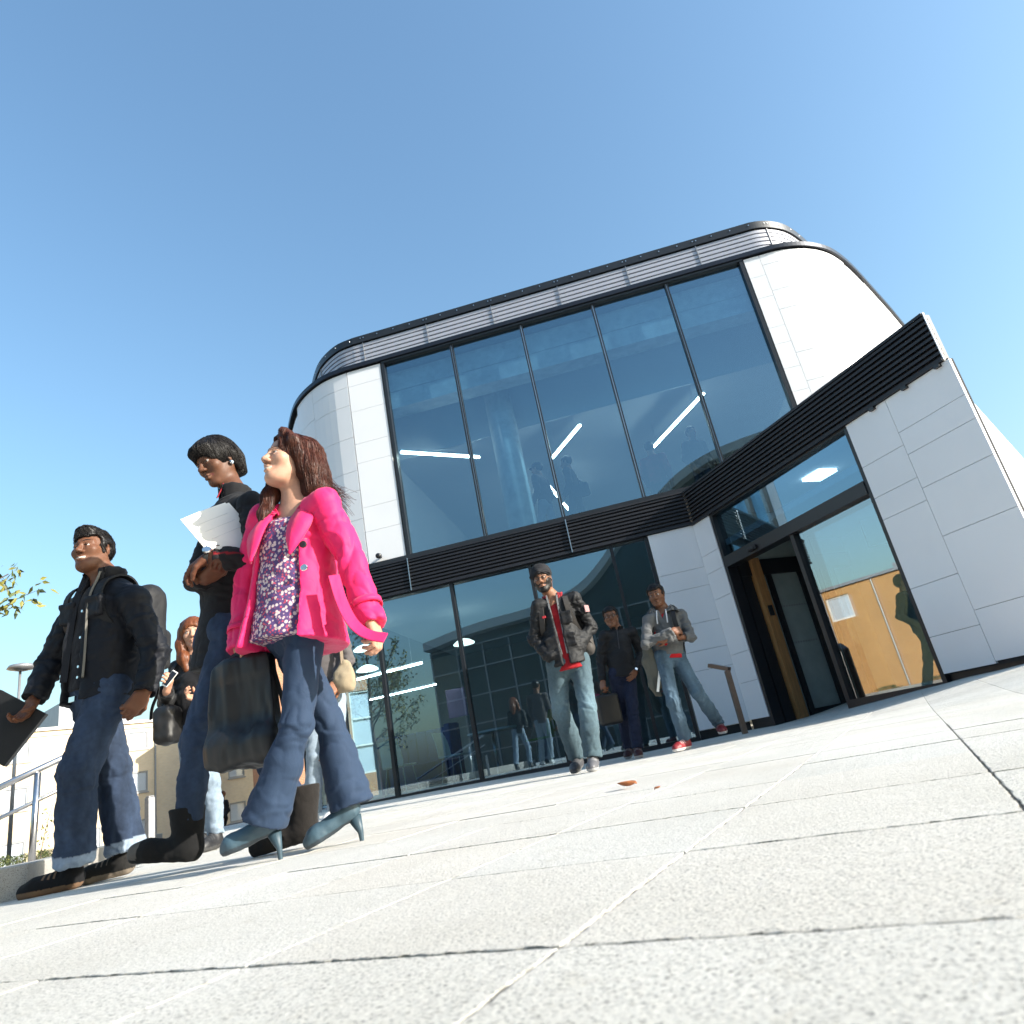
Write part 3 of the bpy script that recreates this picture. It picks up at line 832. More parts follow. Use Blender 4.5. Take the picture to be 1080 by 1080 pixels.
# ------------------------------------------------------------------ low granite wall, bed, hedge, railing
kw = MB()
def KF(a, b, z):   # a along the wall (away), b to its left
    p = np.array((KERB_D[0], KERB_D[1], 0)); q = np.array((-p[1], p[0], 0))
    return np.array((KERB_A[0], KERB_A[1], 0)) + p * a + q * b + UP * z
o = kw; 
for k in range(9): o.box(k * 1.6 + .004, (k + 1) * 1.6 - .004, 0.0, 0.42, -.66, 0.142, KF)
for k in range(4): o.box(0.0, 0.42, 0.43 + k * 1.5, 0.43 + (k + 1) * 1.5 - .008, -.66, 0.142, KF)
ko = o.build('granite_wall', M['granite_block'], bevel=.008); setcol(ko, np.ones((len(ko.data.vertices), 3)))
tag(ko, 'low granite kerb wall with a square cut end at the plaza edge', 'kerb wall')
m = MB(); m.box(0.43, 14, 0.43, 5.6, -.6, 0.03, KF); tag(m.build('planting_bed', M['soil']), kind='structure')
m = MB(); m.box(-.2, 40, 6.2, 9, -.65, -.645, KF); tag(m.build('lawn', M['turf']), kind='structure')

LEAFM = [M['leaf_a'], M['leaf_b'], M['leaf_c']]
def leaf_quad(m, c, size, rng, mi, droop=0.0):
    d = np.array([rng.gauss(0, 1) for _ in range(3)]); d[2] -= droop; d /= np.linalg.norm(d)
    n = np.array([rng.gauss(0, 1) for _ in range(3)]); s = np.cross(d, n); s /= np.linalg.norm(s) + 1e-9
    n = np.cross(s, d)
    L, W = size * rng.uniform(.7, 1.25), size * rng.uniform(.32, .48)
    c = np.array(c)
    p = [c, c + d * L * .35 + s * W * .5 + n * W * .12, c + d * L, c + d * L * .35 - s * W * .5 + n * W * .12]
    mid = c + d * L * .5
    m.add([p[0], p[1], mid, p[3], p[2]], [(0, 1, 2), (0, 2, 3), (1, 4, 2), (3, 2, 4)], mi)

def branchy(base, top, r0, levels, rng, spread, out, tips, seglen=0.25, up=0.15):
    """recursive limb: collects tube paths in out, twig points in tips"""
    base = np.array(base, float); top = np.array(top, float)
    L = np.linalg.norm(top - base); n = max(3, int(L / seglen))
    pts = []
    wob = np.array([rng.uniform(-1, 1) for _ in range(3)]) * L * .05
    for i in range(n + 1):
        q = i / n
        pts.append(base * (1 - q) + top * q + wob * math.sin(q * math.pi) + np.array([rng.uniform(-1, 1) for _ in range(3)]) * L * .012)
    out.append((pts, [r0 * (1 - .72 * i / n) for i in range(n + 1)]))
    d = (top - base) / L
    if levels == 0:
        tips += [(p, d) for p in pts[1:]]
        return
    k = max(4, int(L / .22))
    for i in range(k):
        q = .25 + .75 * (i + rng.random()) / k
        b = pts[min(n, int(q * n))]
        v = np.array([rng.gauss(0, 1) for _ in range(3)]); v -= d * (v @ d); v /= np.linalg.norm(v)
        nd = d * (1 - spread) + v * spread + UP * up; nd /= np.linalg.norm(nd)
        l2 = L * rng.uniform(.28, .5) * (1.15 - .5 * q)
        branchy(b, b + nd * l2, r0 * .42 * (1 - .5 * q), levels - 1, rng, spread, out, tips, seglen * .6, up)

def tree(name, base, label, limbs, leaf, nleaf, mats_w, group=None, seed=1, keep=None, trunk=None, spread=.55, up=.12, per=3, ldroop=.4, levels=1):
    rng = random.Random(seed)
    e = empty(name, base, label, 'tree', group)
    base = np.array(base, float)
    paths, tips = [], []
    tp = [base + np.array(p) for p in trunk[0]]
    paths.append((tp, trunk[1]))
    for (q0, tgt, r) in limbs:
        i = q0 * (len(tp) - 1); a = int(i); b = min(a + 1, len(tp) - 1)
        st = tp[a] * (1 - (i - a)) + tp[b] * (i - a)
        branchy(st, base + np.array(tgt), r, levels, rng, spread, paths, tips, .2, up)
    m = MB()
    for pts, rr in paths: m.tube(pts, rr, 8 if rr[0] > .02 else 5, cap=False)
    m.build('trunk', M['bark'], e, smooth=True)
    if nleaf:
        m = MB(); tot = 0
        while tot < nleaf:
            p, d = rng.choice(tips)
            if keep and not keep(p): tot += 1; continue
            for _ in range(per):
                c = p + np.array([rng.gauss(0, .05) for _ in range(3)])
                leaf_quad(m, c, leaf, rng, rng.choices((0, 1, 2), mats_w)[0], ldroop); tot += 1
        m.build('crown', LEAFM, e)
    return e

GT = 'young trees left of the plaza'
def T(p): return p
# young tree left of the picture: one yellowing bough reaches into view, the rest is mirrored in the glass
tree('young_tree', (-5.7, 5.0, -.4), 'leafy young tree whose yellow green bough reaches in above the railing', 
     [(.45, (1.10, .80, 2.74), .022), (.5, (1.15, .62, 2.95), .018), (.6, (.9, .1, 3.7), .02), (.55, (.3, -1.1, 3.3), .025), (.6, (-.9, -.4, 3.6), .025), (.5, (-1.0, .9, 2.9), .024), (.75, (.3, .2, 4.6), .018), (.4, (.65, -.9, 2.4), .02), (.7, (-.4, .8, 4.2), .02), (.35, (1.0, -.5, 1.9), .018)],
     .085, 3600, (.55, .35, .1), GT, 5, None, ([(0, 0, 0), (.02, .01, 1.0), (-.02, .03, 2.0), (.03, 0, 3.0), (.05, .02, 4.0)], [.06, .052, .042, .03, .012]))
# upright, nearly bare poplars further round
for k, (x, y, h, lab) in enumerate([(-8.6, 3.6, 6.4, 'tall upright tree with nearly bare twigs, tallest beyond the leafy tree'), (-9.8, 6.2, 5.2, 'shorter upright bare twigged tree behind the tall one')]):
    rngp = random.Random(40 + k)
    limbs = []
    for i in range(22):
        a = rngp.uniform(0, 6.28); q = rngp.uniform(.1, .85); r = rngp.uniform(.25, .75)
        limbs.append((q, (math.cos(a) * r, math.sin(a) * r, min(h, q * h + rngp.uniform(1.2, 2.2))), .014))
    tree('upright_tree', (x, y, GZ), lab, limbs, .06, 900, (.2, .4, .4), GT, 50 + k, None, ([(0, 0, 0), (.03, 0, h * .4), (0, .03, h)], [.08, .05, .008]), .3, .5, 2, .1)

def shrub(name, base, label, cat, rx, ry, rz, n, leaf, w, seed, group=None):
    rng = random.Random(seed)
    e = empty(name, tuple(base), label, cat, group)
    base = np.array(base, float)
    m = MB(); tips = []
    for i in range(16):
        a = rng.uniform(0, 6.28); el = rng.uniform(.3, 1.0); r = rng.uniform(.6, 1)
        p = base + np.array((math.cos(a) * rx * r * (1 - el * .5), math.sin(a) * ry * r * (1 - el * .5), rz * el * r))
        m.tube([base + np.array((rng.uniform(-.1, .1) * rx, rng.uniform(-.1, .1) * ry, 0)), (base + p) / 2 + UP * .05 * rz, p], [.008, .006, .002], 5); tips.append(p)
    m.build('stem', M['bark'], e)
    m = MB()
    for i in range(n):
        a = rng.uniform(0, 6.28); z = rng.uniform(.02, 1) ** .8; r = rng.uniform(.55, 1.05) * math.sqrt(max(.05, 1 - z * z * .85)) * (1 + .25 * math.sin(3 * a + seed) + .15 * math.sin(7 * a))
        leaf_quad(m, base + np.array((math.cos(a) * rx * r, math.sin(a) * ry * r, rz * z)), leaf, rng, rng.choices((0, 1, 2), w)[0])
    m.build('foliage', LEAFM, e)
    return e
shrub('shrub', KF(3.1, 2.55, .02), 'bright yellow green shrub at the left edge under the railing', 'shrub', .3, .3, .36, 1500, .04, (.6, .35, .05), 3)
hs = 0
for a, b, lab in ((4.6, 1.5, 'low dark hedge clump left of the railing post foot'), (5.5, 1.5, 'low dark hedge clump between railing post and the man in jeans'), (6.5, 1.5, 'low hedge clump behind the legs of the man in jeans'), (8.2, 1.4, 'low hedge clump nearest the grey bollard'), (9.6, 1.3, 'low hedge clump farthest along the granite wall')):
    shrub('hedge_clump', KF(a, b, .02), lab, 'hedge', .55, .35, .21, 1300, .03, (.15, .45, .4), 20 + hs, 'low hedge along the granite wall'); hs += 1
# twiggy young plant beside the bollard
e = empty('young_plant', tuple(KF(4.9, .75, .02)), 'spindly young plant with a few brown green leaves left of the grey bollard', 'plant')
rng = random.Random(9); m = MB(); ml = MB(); p0 = KF(4.9, .75, .02)
st = [p0 + np.array((.0 + .05 * q * q * 2, .02 * q, .62 * q)) for q in np.linspace(0, 1, 9)]
m.tube(st, [.005 - .0004 * i for i in range(9)], 6); m.build('stem', M['bark'], e)
for i in range(46):
    q = rng.uniform(.2, 1); j = st[int(q * 8)]
    leaf_quad(ml, j + np.array([rng.gauss(0, .04), rng.gauss(0, .04), rng.gauss(0, .03)]), .05, rng, rng.choices((0, 1, 2), (.3, .3, .4))[0])
ml.build('foliage', LEAFM, e)

# stainless handrail over the steps
e = empty('handrail', tuple(KF(2.2, 1.55, 0)), 'double stainless steel handrail sloping down at the left edge', 'handrail')
pb = np.array((-3.53, 4.75, 0.0)); top = np.array((-3.515, 4.75, .71))
m = MB(); m.tube([pb, top + UP * -.02], .021, 14); m.build('post', M['steel'], e, smooth=True)
up_d = np.array((0.98, .22, .316)); up_d2 = up_d
m = MB(); m.tube([top - up_d * 1.6, top + up_d * 0.42], .021, 14); m.build('rail', M['steel'], e, smooth=True)
t2 = top - UP * .20
m = MB(); m.tube([t2 - up_d * 1.6, t2 + up_d * 0.42], .013, 12); m.build('rail', M['steel'], e, smooth=True)
pb3 = pb - np.array((up_d[0], up_d[1], 0)) * 1.5 
m = MB(); m.tube([pb3 - UP * .6, pb3 + UP * (.71 - .75)], .021, 14); m.build('post', M['steel'], e, smooth=True)

# grey bollard
bp = np.array((-2.98, 5.17, 0.0))
m = MB(); m.prism([(bp[0] + .035 * math.cos(a), bp[1] + .035 * math.sin(a)) for a in (0.3, 1.87, 3.44, 5.01)], -.05, .41); m.prism([(bp[0] + .03 * math.cos(a), bp[1] + .03 * math.sin(a)) for a in (0.3, 1.87, 3.44, 5.01)], .412, .42)
e = empty('bollard', tuple(bp), 'square grey steel bollard between the men and the brick block', 'bollard'); m.build('post', M['galv'], e, bevel=.003)
m = MB(); m.box(-.07, .07, -.07, .07, 0, .012, lambda x, y, z: bp + np.array((x, y, z))); m.build('base_plate', M['galv'], e)

# street lamp far left
lx = np.array((-15.2, 19.6, GZ))
e = empty('street_lamp', tuple(lx), 'slim street lamp with a flat disc head rising behind the binder', 'street lamp')
m = MB(); m.tube([lx, lx + UP * 6.05], [.06, .035], 12); m.build('pole', M['galv'], e, smooth=True)
m = MB(); c = lx + np.array((.18, .1, 6.1)); c = np.array((-15.15, 19.6, 0)) + UP * (GZ + 6.1)
m.tube([c - UP * .12, c - UP * .04, c + UP * .05, c + UP * .12], [.08, .38, .33, .05], 24); m.build('lamp_head', M['galv'], e, smooth=True)

# parked car on the lower road
def parked_car(loc, az, label):
    e = empty('parked_car', loc, label, 'car')
    p = np.array((math.sin(R(az)), math.cos(R(az)), 0)); q = np.array((p[1], -p[0], 0)); o = np.array(loc, float)
    def fr(x, y, z): return o + p * x + q * y + UP * z
    paint = mat('car_paint', (0.62, 0.60, 0.55), .25, .2, .02, 3, coat=.8)
    side = [(-2.05, .35), (-2.1, .75), (-1.95, 1.0), (-1.2, 1.05), (1.0, .98), (1.9, .82), (2.1, .6), (2.08, .32)]
    cab = [(-1.75, 1.0), (-1.35, 1.42), (.15, 1.46), (1.05, .97)]
    def sect(poly, w0, w1):
        n = len(poly); vs = []
        zmin = min(z for x, z in poly); zmax = max(z for x, z in poly)
        for sy in (-1, 1):
            for x, z in poly:
                w = w0 + (w1 - w0) * (z - zmin) / (zmax - zmin); vs.append(fr(x, sy * w, z))
        return vs, [tuple(range(n)), tuple(reversed(range(n, 2 * n)))] + [(i, n + i, n + (i + 1) % n, (i + 1) % n) for i in range(n)]
    m = MB(); m.add(*sect(side, .86, .80)); body = m.build('body', paint, e, bevel=.06)
    m = MB(); m.add(*sect(cab, .80, .60)); m.build('windows', mat('car_glass', (0.02, 0.025, 0.03), .08), e, bevel=.03)
    m = MB(); m.add(*sect([(-1.33, 1.435), (-1.3, 1.47), (.1, 1.505), (.16, 1.475)], .60, .57)); m.build('roof', paint, e, bevel=.02)
    m = MB()
    for sy in (-1, 1):
        m.tube([fr(1.05, sy * .80, .97), fr(.15, sy * .605, 1.47)], .03, 6); m.tube([fr(-1.75, sy * .80, 1.0), fr(-1.33, sy * .61, 1.44)], .04, 6); m.tube([fr(-.5, sy * .805, 1.0), fr(-.5, sy * .615, 1.46)], .025, 6)
    m.build('pillar', paint, e)
    for x in (-1.3, 1.35):
        for sy in (-1, 1):
            m = MB(); m.tube([fr(x, sy * .70, .32), fr(x, sy * .73, .32), fr(x, sy * .86, .32), fr(x, sy * .89, .32)], [.29, .32, .32, .27], 24); w = m.build('wheel', M['black'], e)
            m = MB(); m.tube([fr(x, sy * .885, .32), fr(x, sy * .905, .32)], [.2, .17], 14); m.build('rim', M['galv'], w)
    for sy in (-1, 1):
        m = MB(); m.obox(fr(.75, sy * .92, 1.02), (p, q, UP), (.06, .1, .07)); m.build('mirror', M['black'], e, bevel=.02)
        m = MB(); m.obox(fr(2.02, sy * .6, .68), (p, q, UP), (.06, .17, .06)); m.build('headlight', M['steel'], e, bevel=.02)
    return e
parked_car((-9.4, 26.5, GZ), 150, 'pale parked car half hidden behind the black handbag')

# fallen leaves on the paving
def fallen_leaf(x, y, size, rz, label):
    z = float(gz(x, y)); e = MB(); n = 9; vs = []; fs = []
    for i in range(n + 1):
        q = i / n; w = size * .36 * math.sin(math.pi * min(1, q * .97 + .02)) ** .8
        cx = (q - .5) * size; zz = .004 + size * .30 * (q - .45) ** 2 * 2 + (.006 if i else 0)
        for s in (-1, 0, 1):
            px, py = cx, s * w; pz = zz + abs(s) * w * .55
            vs.append((x + px * math.cos(rz) - py * math.sin(rz), y + px * math.sin(rz) + py * math.cos(rz), z + pz))
    for i in range(n):
        for s in range(2):
            a = i * 3 + s; fs.append((a, a + 3, a + 4, a + 1))
    e.add(vs, fs); o = e.build('fallen_leaf', M['dry_leaf'], smooth=True, origin=(x, y, z))
    sl = o.modifiers.new('thickness', 'SOLIDIFY'); sl.thickness = .0012
    tag(o, label, 'leaf', 'fallen leaves on the paving')
fallen_leaf(.215, 2.64, .075, 2.6, 'large curled orange brown leaf lying on the pale paving')
fallen_leaf(.27, 2.25, .022, .4, 'tiny brown leaf scrap on the paving nearer than the big leaf')

# ------------------------------------------------------------------ camera, sky, sun
cam = bpy.data.cameras.new('camera'); co = bpy.data.objects.new('camera', cam); COL.objects.link(co)
roll, pitch = -0.195227798, 0.346737123
cp, sp, cr, sr = math.cos(pitch), math.sin(pitch), math.cos(roll), math.sin(roll)
fwv = Vector((0, cp, sp)); rt = Vector((1, 0, 0)); upv = Vector((0, -sp, cp))
r2 = rt * cr + upv * sr; u2 = -rt * sr + upv * cr
mw = Matrix((r2, u2, -fwv)).transposed().to_4x4(); mw.translation = (0, 0, .16)
co.matrix_world = mw
cam.sensor_width = 36; cam.sensor_fit = 'HORIZONTAL'; cam.lens = 36 * 719.09 / 1080
cam.clip_start = .02; cam.clip_end = 6000
cam.dof.use_dof = True; cam.dof.focus_distance = 3.6; cam.dof.aperture_fstop = 8.0
scene.camera = co

SUN_AZ, SUN_EL = R(111), R(23)
w = bpy.data.worlds.new('World'); scene.world = w; w.use_nodes = True
t = w.node_tree; bg = t.nodes['Background']
sk = t.nodes.new('ShaderNodeTexSky'); sk.sky_type = 'NISHITA'; sk.sun_disc = False
sk.sun_elevation = SUN_EL; sk.sun_rotation = SUN_AZ; sk.altitude = 50; sk.air_density = 1.7; sk.dust_density = 3.0; sk.ozone_density = 4.5
tint = mixc(t, 1.0, sk.outputs['Color'], (.89, .975, .985), 'MULTIPLY'); t.links.new(tint, bg.inputs['Color']); bg.inputs['Strength'].default_value = 0.102
sl = bpy.data.lights.new('sun', 'SUN'); sl.energy = 3.1; sl.angle = R(.5); sl.color = (1, .945, .86)
so = bpy.data.objects.new('sun', sl); COL.objects.link(so)
sd_ = Vector((math.sin(SUN_AZ) * math.cos(SUN_EL), math.cos(SUN_AZ) * math.cos(SUN_EL), math.sin(SUN_EL)))
so.rotation_euler = sd_.to_track_quat('Z', 'Y').to_euler(); so.location = (30, -10, 20)
vs_ = scene.view_settings; vs_.view_transform = 'Standard'; vs_.look = 'None'; vs_.gamma = 1.0; vs_.exposure = 1.6
scene.cycles.max_bounces = 8; scene.cycles.transparent_max_bounces = 16; scene.cycles.glossy_bounces = 5
scene.cycles.caustics_reflective = False; scene.cycles.caustics_refractive = False
# ------------------------------------------------------------------ people: implicit surfaces meshed on a grid
def A(*p): return np.array(p if len(p) > 1 else p[0], float)
def unit(v): v = np.asarray(v, float); return v / (np.linalg.norm(v) + 1e-12)

def hash3(i, j, k, s):
    n = (i * 73856093) ^ (j * 19349663) ^ (k * 83492791) ^ (s * 2654435)
    n = (n ^ (n >> 13)) * 1274126177 & 0x7fffffff
    return ((n ^ (n >> 16)) & 0xffff) / 65535.0
def vnoise(P, s=1):
    F = np.floor(P); I = F.astype(np.int64); f = P - F; f = f * f * (3 - 2 * f)
    out = 0
    for a in (0, 1):
        for b in (0, 1):
            for c in (0, 1):
                w = (f[:, 0] if a else 1 - f[:, 0]) * (f[:, 1] if b else 1 - f[:, 1]) * (f[:, 2] if c else 1 - f[:, 2])
                out = out + w * hash3(I[:, 0] + a, I[:, 1] + b, I[:, 2] + c, s)
    return out
def fbm(P, s=1, o=3):
    r, a, t = 0, 1.0, 0
    for i in range(o): r = r + a * vnoise(P * 2 ** i, s + i); t += a; a *= .5
    return r / t

class Vol:
    def __init__(s, lo, hi, h, fine=()):
        s.ax = []
        for d in range(3):
            x, out = lo[d], []
            while x < hi[d]:
                out.append(x); st = h
                for fl, fh, hh in fine:
                    if fl[d] - h <= x <= fh[d]: st = min(st, hh)
                x += st
            s.ax.append(np.array(out))
        s.h = h
        s.D = np.full([len(a) for a in s.ax], 1.0, np.float32)
    def sl(s, lo, hi):
        r = []
        for d in range(3):
            a = np.searchsorted(s.ax[d], lo[d]); b = np.searchsorted(s.ax[d], hi[d])
            if b <= a: return None
            r.append(slice(a, b))
        return tuple(r)
    def grid(s, sl):
        return (s.ax[0][sl[0]][:, None, None], s.ax[1][sl[1]][None, :, None], s.ax[2][sl[2]][None, None, :])
    def fn(s, f, lo, hi, k=0.0, mode='u'):
        m = k + 2.5 * s.h
        sl = s.sl(np.array(lo) - m, np.array(hi) + m)
        if sl is None: return
        d = f(*s.grid(sl)).astype(np.float32); D = s.D[sl]
        if mode == 'u':
            if k > 0:
                q = np.clip(.5 + .5 * (D - d) / k, 0, 1); s.D[sl] = D * (1 - q) + d * q - k * q * (1 - q)
            else: s.D[sl] = np.minimum(D, d)
        else:
            if mode == 's': d = -d
            if k > 0:
                q = np.clip(.5 - .5 * (D - d) / k, 0, 1); s.D[sl] = D * (1 - q) + d * q + k * q * (1 - q)
            else: s.D[sl] = np.maximum(D, d)
    def cap(s, a, b, ra, rb, k=0.02, flat=None, mode='u'):
        a, b = A(a), A(b); ba = b - a; L2 = ba @ ba + 1e-12
        n, q = (unit(flat[0]), flat[1]) if flat else (None, 1)
        def f(x, y, z):
            px, py, pz = x - a[0], y - a[1], z - a[2]
            h = np.clip((px * ba[0] + py * ba[1] + pz * ba[2]) / L2, 0, 1)
            px, py, pz = px - h * ba[0], py - h * ba[1], pz - h * ba[2]
            if flat:
                e = (px * n[0] + py * n[1] + pz * n[2]) * (1 / q - 1)
                px, py, pz = px + e * n[0], py + e * n[1], pz + e * n[2]
            d = np.sqrt(px * px + py * py + pz * pz) - (ra + (rb - ra) * h)
            return d * (q if q < 1 else 1)
        R_ = max(ra, rb) * max(1, q)
        s.fn(f, np.minimum(a, b) - R_, np.maximum(a, b) + R_, k, mode)
    def chain(s, pts, rs, k=0.02, flat=None, mode='u'):
        for i in range(len(pts) - 1): s.cap(pts[i], pts[i + 1], rs[i], rs[i + 1], k, flat, mode)
    def ell(s, c, axes, r, k=0.02, mode='u'):
        c = A(c); r = A(r)
        def f(x, y, z):
            px, py, pz = x - c[0], y - c[1], z - c[2]
            u = [(px * a[0] + py * a[1] + pz * a[2]) for a in axes]
            k0 = np.sqrt(sum((u[i] / r[i]) ** 2 for i in range(3))); k1 = np.sqrt(sum((u[i] / r[i] ** 2) ** 2 for i in range(3))) + 1e-9
            return k0 * (k0 - 1) / k1
        m = r.max(); s.fn(f, c - m, c + m, k, mode)
    def box(s, c, axes, half, rd=0.01, k=0.0, mode='u'):
        c = A(c); half = A(half)
        def f(x, y, z):
            px, py, pz = x - c[0], y - c[1], z - c[2]
            q = [np.abs(px * a[0] + py * a[1] + pz * a[2]) - half[i] + rd for i, a in enumerate(axes)]
            o = np.sqrt(sum(np.maximum(v, 0) ** 2 for v in q)); return o + np.minimum(np.maximum(np.maximum(q[0], q[1]), q[2]), 0) - rd
        m = np.linalg.norm(half); s.fn(f, c - m, c + m, k, mode)
    def cut(s, p, n, lo=None, hi=None, k=0.0):
        """remove the side n points to"""
        p, n = A(p), unit(n)
        lo = [a[0] for a in s.ax] if lo is None else lo; hi = [a[-1] for a in s.ax] if hi is None else hi
        s.fn(lambda x, y, z: (x - p[0]) * n[0] + (y - p[1]) * n[1] + (z - p[2]) * n[2], lo, hi, k, 'i')
    def surf(s):
        D = s.D; nx, ny, nz = D.shape
        S = D < 0
        c = np.zeros((nx - 1, ny - 1, nz - 1), np.uint8)
        for a in (0, 1):
            for b in (0, 1):
                for d in (0, 1): c += S[a:nx - 1 + a, b:ny - 1 + b, d:nz - 1 + d]
        idx = np.argwhere((c > 0) & (c < 8))
        I, J, K = idx.T
        num = np.full(c.shape, -1, np.int32); num[I, J, K] = np.arange(len(idx))
        cs = [(a, b, d) for a in (0, 1) for b in (0, 1) for d in (0, 1)]
        val = {q: D[I + q[0], J + q[1], K + q[2]] for q in cs}
        pos = np.zeros((len(idx), 3)); cnt = np.zeros(len(idx))
        X, Y, Z = s.ax
        for q in cs:
            for d in range(3):
                if q[d] == 0:
                    r = list(q); r[d] = 1; r = tuple(r)
                    va, vb = val[q], val[r]; m = (va < 0) != (vb < 0)
                    t = np.where(m, va / (va - vb + 1e-12), 0)
                    pa = np.stack([X[I + q[0]], Y[J + q[1]], Z[K + q[2]]], 1); pb = np.stack([X[I + r[0]], Y[J + r[1]], Z[K + r[2]]], 1)
                    pos += np.where(m[:, None], pa + (pb - pa) * t[:, None], 0); cnt += m
        pos /= cnt[:, None]
        faces = []
        for d in range(3):
            a = [slice(1, -1)] * 3; b = [slice(1, -1)] * 3
            a[d] = slice(0, -1); b[d] = slice(1, None)
            m = S[tuple(a)] != S[tuple(b)]
            e = np.argwhere(m); off = np.array([1, 1, 1]); off[d] = 0
            e = e + off
            sgn = S[e[:, 0], e[:, 1], e[:, 2]]
            u, v = (d + 1) % 3, (d + 2) % 3
            def cell(du, dv):
                q = e.copy(); q[:, u] -= du; q[:, v] -= dv
                return num[q[:, 0], q[:, 1], q[:, 2]]
            quad = np.stack([cell(1, 1), cell(0, 1), cell(0, 0), cell(1, 0)], 1)
            quad[~sgn] = quad[~sgn][:, ::-1]
            faces.append(quad)
        F = np.concatenate(faces); F = F[(F >= 0).all(1)]
        return pos, F
    def mesh(s, name, m, parent, disp=None, col=None, relax=1):
        P, F = s.surf()
        for _ in range(relax):     # light smoothing takes off the grid's steps
            acc = np.zeros_like(P); n = np.zeros(len(P))
            for a in range(4):
                np.add.at(acc, F[:, a], P[F[:, (a + 1) % 4]] + P[F[:, (a + 3) % 4]]); np.add.at(n, F[:, a], 2)
            P = P * .5 + .5 * acc / np.maximum(n, 1)[:, None]
        if disp is not None:
            N = np.zeros_like(P)
            fn_ = np.cross(P[F[:, 2]] - P[F[:, 0]], P[F[:, 3]] - P[F[:, 1]])
            for a in range(4): np.add.at(N, F[:, a], fn_)
            N /= np.linalg.norm(N, axis=1)[:, None] + 1e-12
            P = P + N * disp(P)[:, None]
            acc = np.zeros_like(P); n = np.zeros(len(P))
            for a in range(4):
                np.add.at(acc, F[:, a], P[F[:, (a + 1) % 4]] + P[F[:, (a + 3) % 4]]); np.add.at(n, F[:, a], 2)
            P = P * .5 + .5 * acc / np.maximum(n, 1)[:, None]
        o = np.array(root_loc(parent)) if parent else np.zeros(3)
        me = bpy.data.meshes.new(name)
        me.vertices.add(len(P)); me.vertices.foreach_set('co', (P - o).astype(np.float32).ravel())
        me.loops.add(F.size); me.loops.foreach_set('vertex_index', F.astype(np.int32).ravel())
        me.polygons.add(len(F)); me.polygons.foreach_set('loop_start', np.arange(0, F.size, 4, dtype=np.int32))
        me.polygons.foreach_set('use_smooth', np.ones(len(F), bool))
        me.update(calc_edges=True); me.validate()
        me.materials.append(m)
        ob = bpy.data.objects.new(name, me); COL.objects.link(ob)
        if parent: ob.parent = parent
        cols = np.ones((len(P), 3)) if col is None else col(P)
        if len(me.vertices) == len(P): setcol(ob, cols)
        return ob

def seg_dist(P, a, b):
    a, b = A(a), A(b); ba = b - a
    h = np.clip((P - a) @ ba / (ba @ ba + 1e-12), 0, 1)
    return np.linalg.norm(P - a - h[:, None] * ba, axis=1)

# ---- materials of people
def skin_mat(name):
    m, t, N, L, b = nt(name)
    a = N.new('ShaderNodeAttribute'); a.attribute_name = 'Col'
    f = noise_fac(t, 45, 4, .6)
    c = mixc(t, 1.0, a.outputs['Color'], ramp(t, f, [(.3, (.9, .88, .87)), (.7, (1.07, 1.05, 1.05))]), 'MULTIPLY')
    L.new(c, b.inputs['Base Color']); b.inputs['Roughness'].default_value = .52; b.inputs['Specular IOR Level'].default_value = .32
    b.inputs['Subsurface Weight'].default_value = .12; b.inputs['Subsurface Radius'].default_value = (.9, .35, .2); b.inputs['Subsurface Scale'].default_value = .006
    bump(t, b, noise_fac(t, 700, 3, .6), .08, .002)
    return m
M['skin'] = skin_mat('skin')
def cloth(name, col=(1, 1, 1), rough=.85, bs=.25, bscale=420, var=.07, vscale=25, sheen=.15, attr=True):
    m = mat(name, col, rough, 0, var, vscale, bs, bscale, attr=attr, sheen=sheen * .3, bdist=.002)
    t = m.node_tree; b = t.nodes['Principled BSDF']; prev = b.inputs['Normal'].links[0].from_socket
    bump(t, b, noise_fac(t, 17, 3, .55, (1, 1, .7), dist=.5), .30, .012, prev)
    b.inputs['Specular IOR Level'].default_value = .25
    return m
M['denim'] = cloth('denim', rough=.9, bs=.5, bscale=500, var=.16, vscale=55, sheen=.1)
M['twill'] = cloth('twill', rough=.8, bs=.25, bscale=600, var=.05)
M['wool'] = cloth('wool_coat', rough=.60, bs=.25, bscale=500, var=.08, vscale=9, sheen=.4)
M['nylon'] = cloth('nylon_shell', rough=.62, bs=.2, bscale=300, var=.1, sheen=0)
M['fleece'] = cloth('fleece', rough=.95, bs=.6, bscale=260, var=.10, sheen=.3)
M['leather'] = mat('leather', (1, 1, 1), .50, 0, .12, 30, .2, 220, attr=True, bdist=.002)
M['suede'] = cloth('suede', rough=.95, bs=.3, bscale=350, var=.12)
M['paper'] = mat('paper', (.82, .80, .75), .7, 0, .02, 5)
M['chrome'] = mat('polished_metal', (.75, .74, .72), .15, 1.0, .03)
M['rubber'] = mat('rubber', (.02, .02, .02), .6)
def hair_mat(name, col, col2):
    m, t, N, L, b = nt(name)
    f = noise_fac(t, 90, 3, .6, (1, 1, .12))
    L.new(ramp(t, f, [(.3, col), (.7, col2)]), b.inputs['Base Color'])
    b.inputs['Roughness'].default_value = .42; b.inputs['Specular IOR Level'].default_value = .28
    bump(t, b, noise_fac(t, 260, 3, .6, (1, 1, .08)), .5, .003)
    return m
M['hair_black'] = hair_mat('black_hair', (.006, .005, .005), (.016, .013, .012))
M['hair_brown'] = hair_mat('brown_hair', (.035, .010, .006), (.095, .030, .016))
M['hair_red'] = hair_mat('auburn_hair', (.08, .025, .01), (.20, .065, .025))
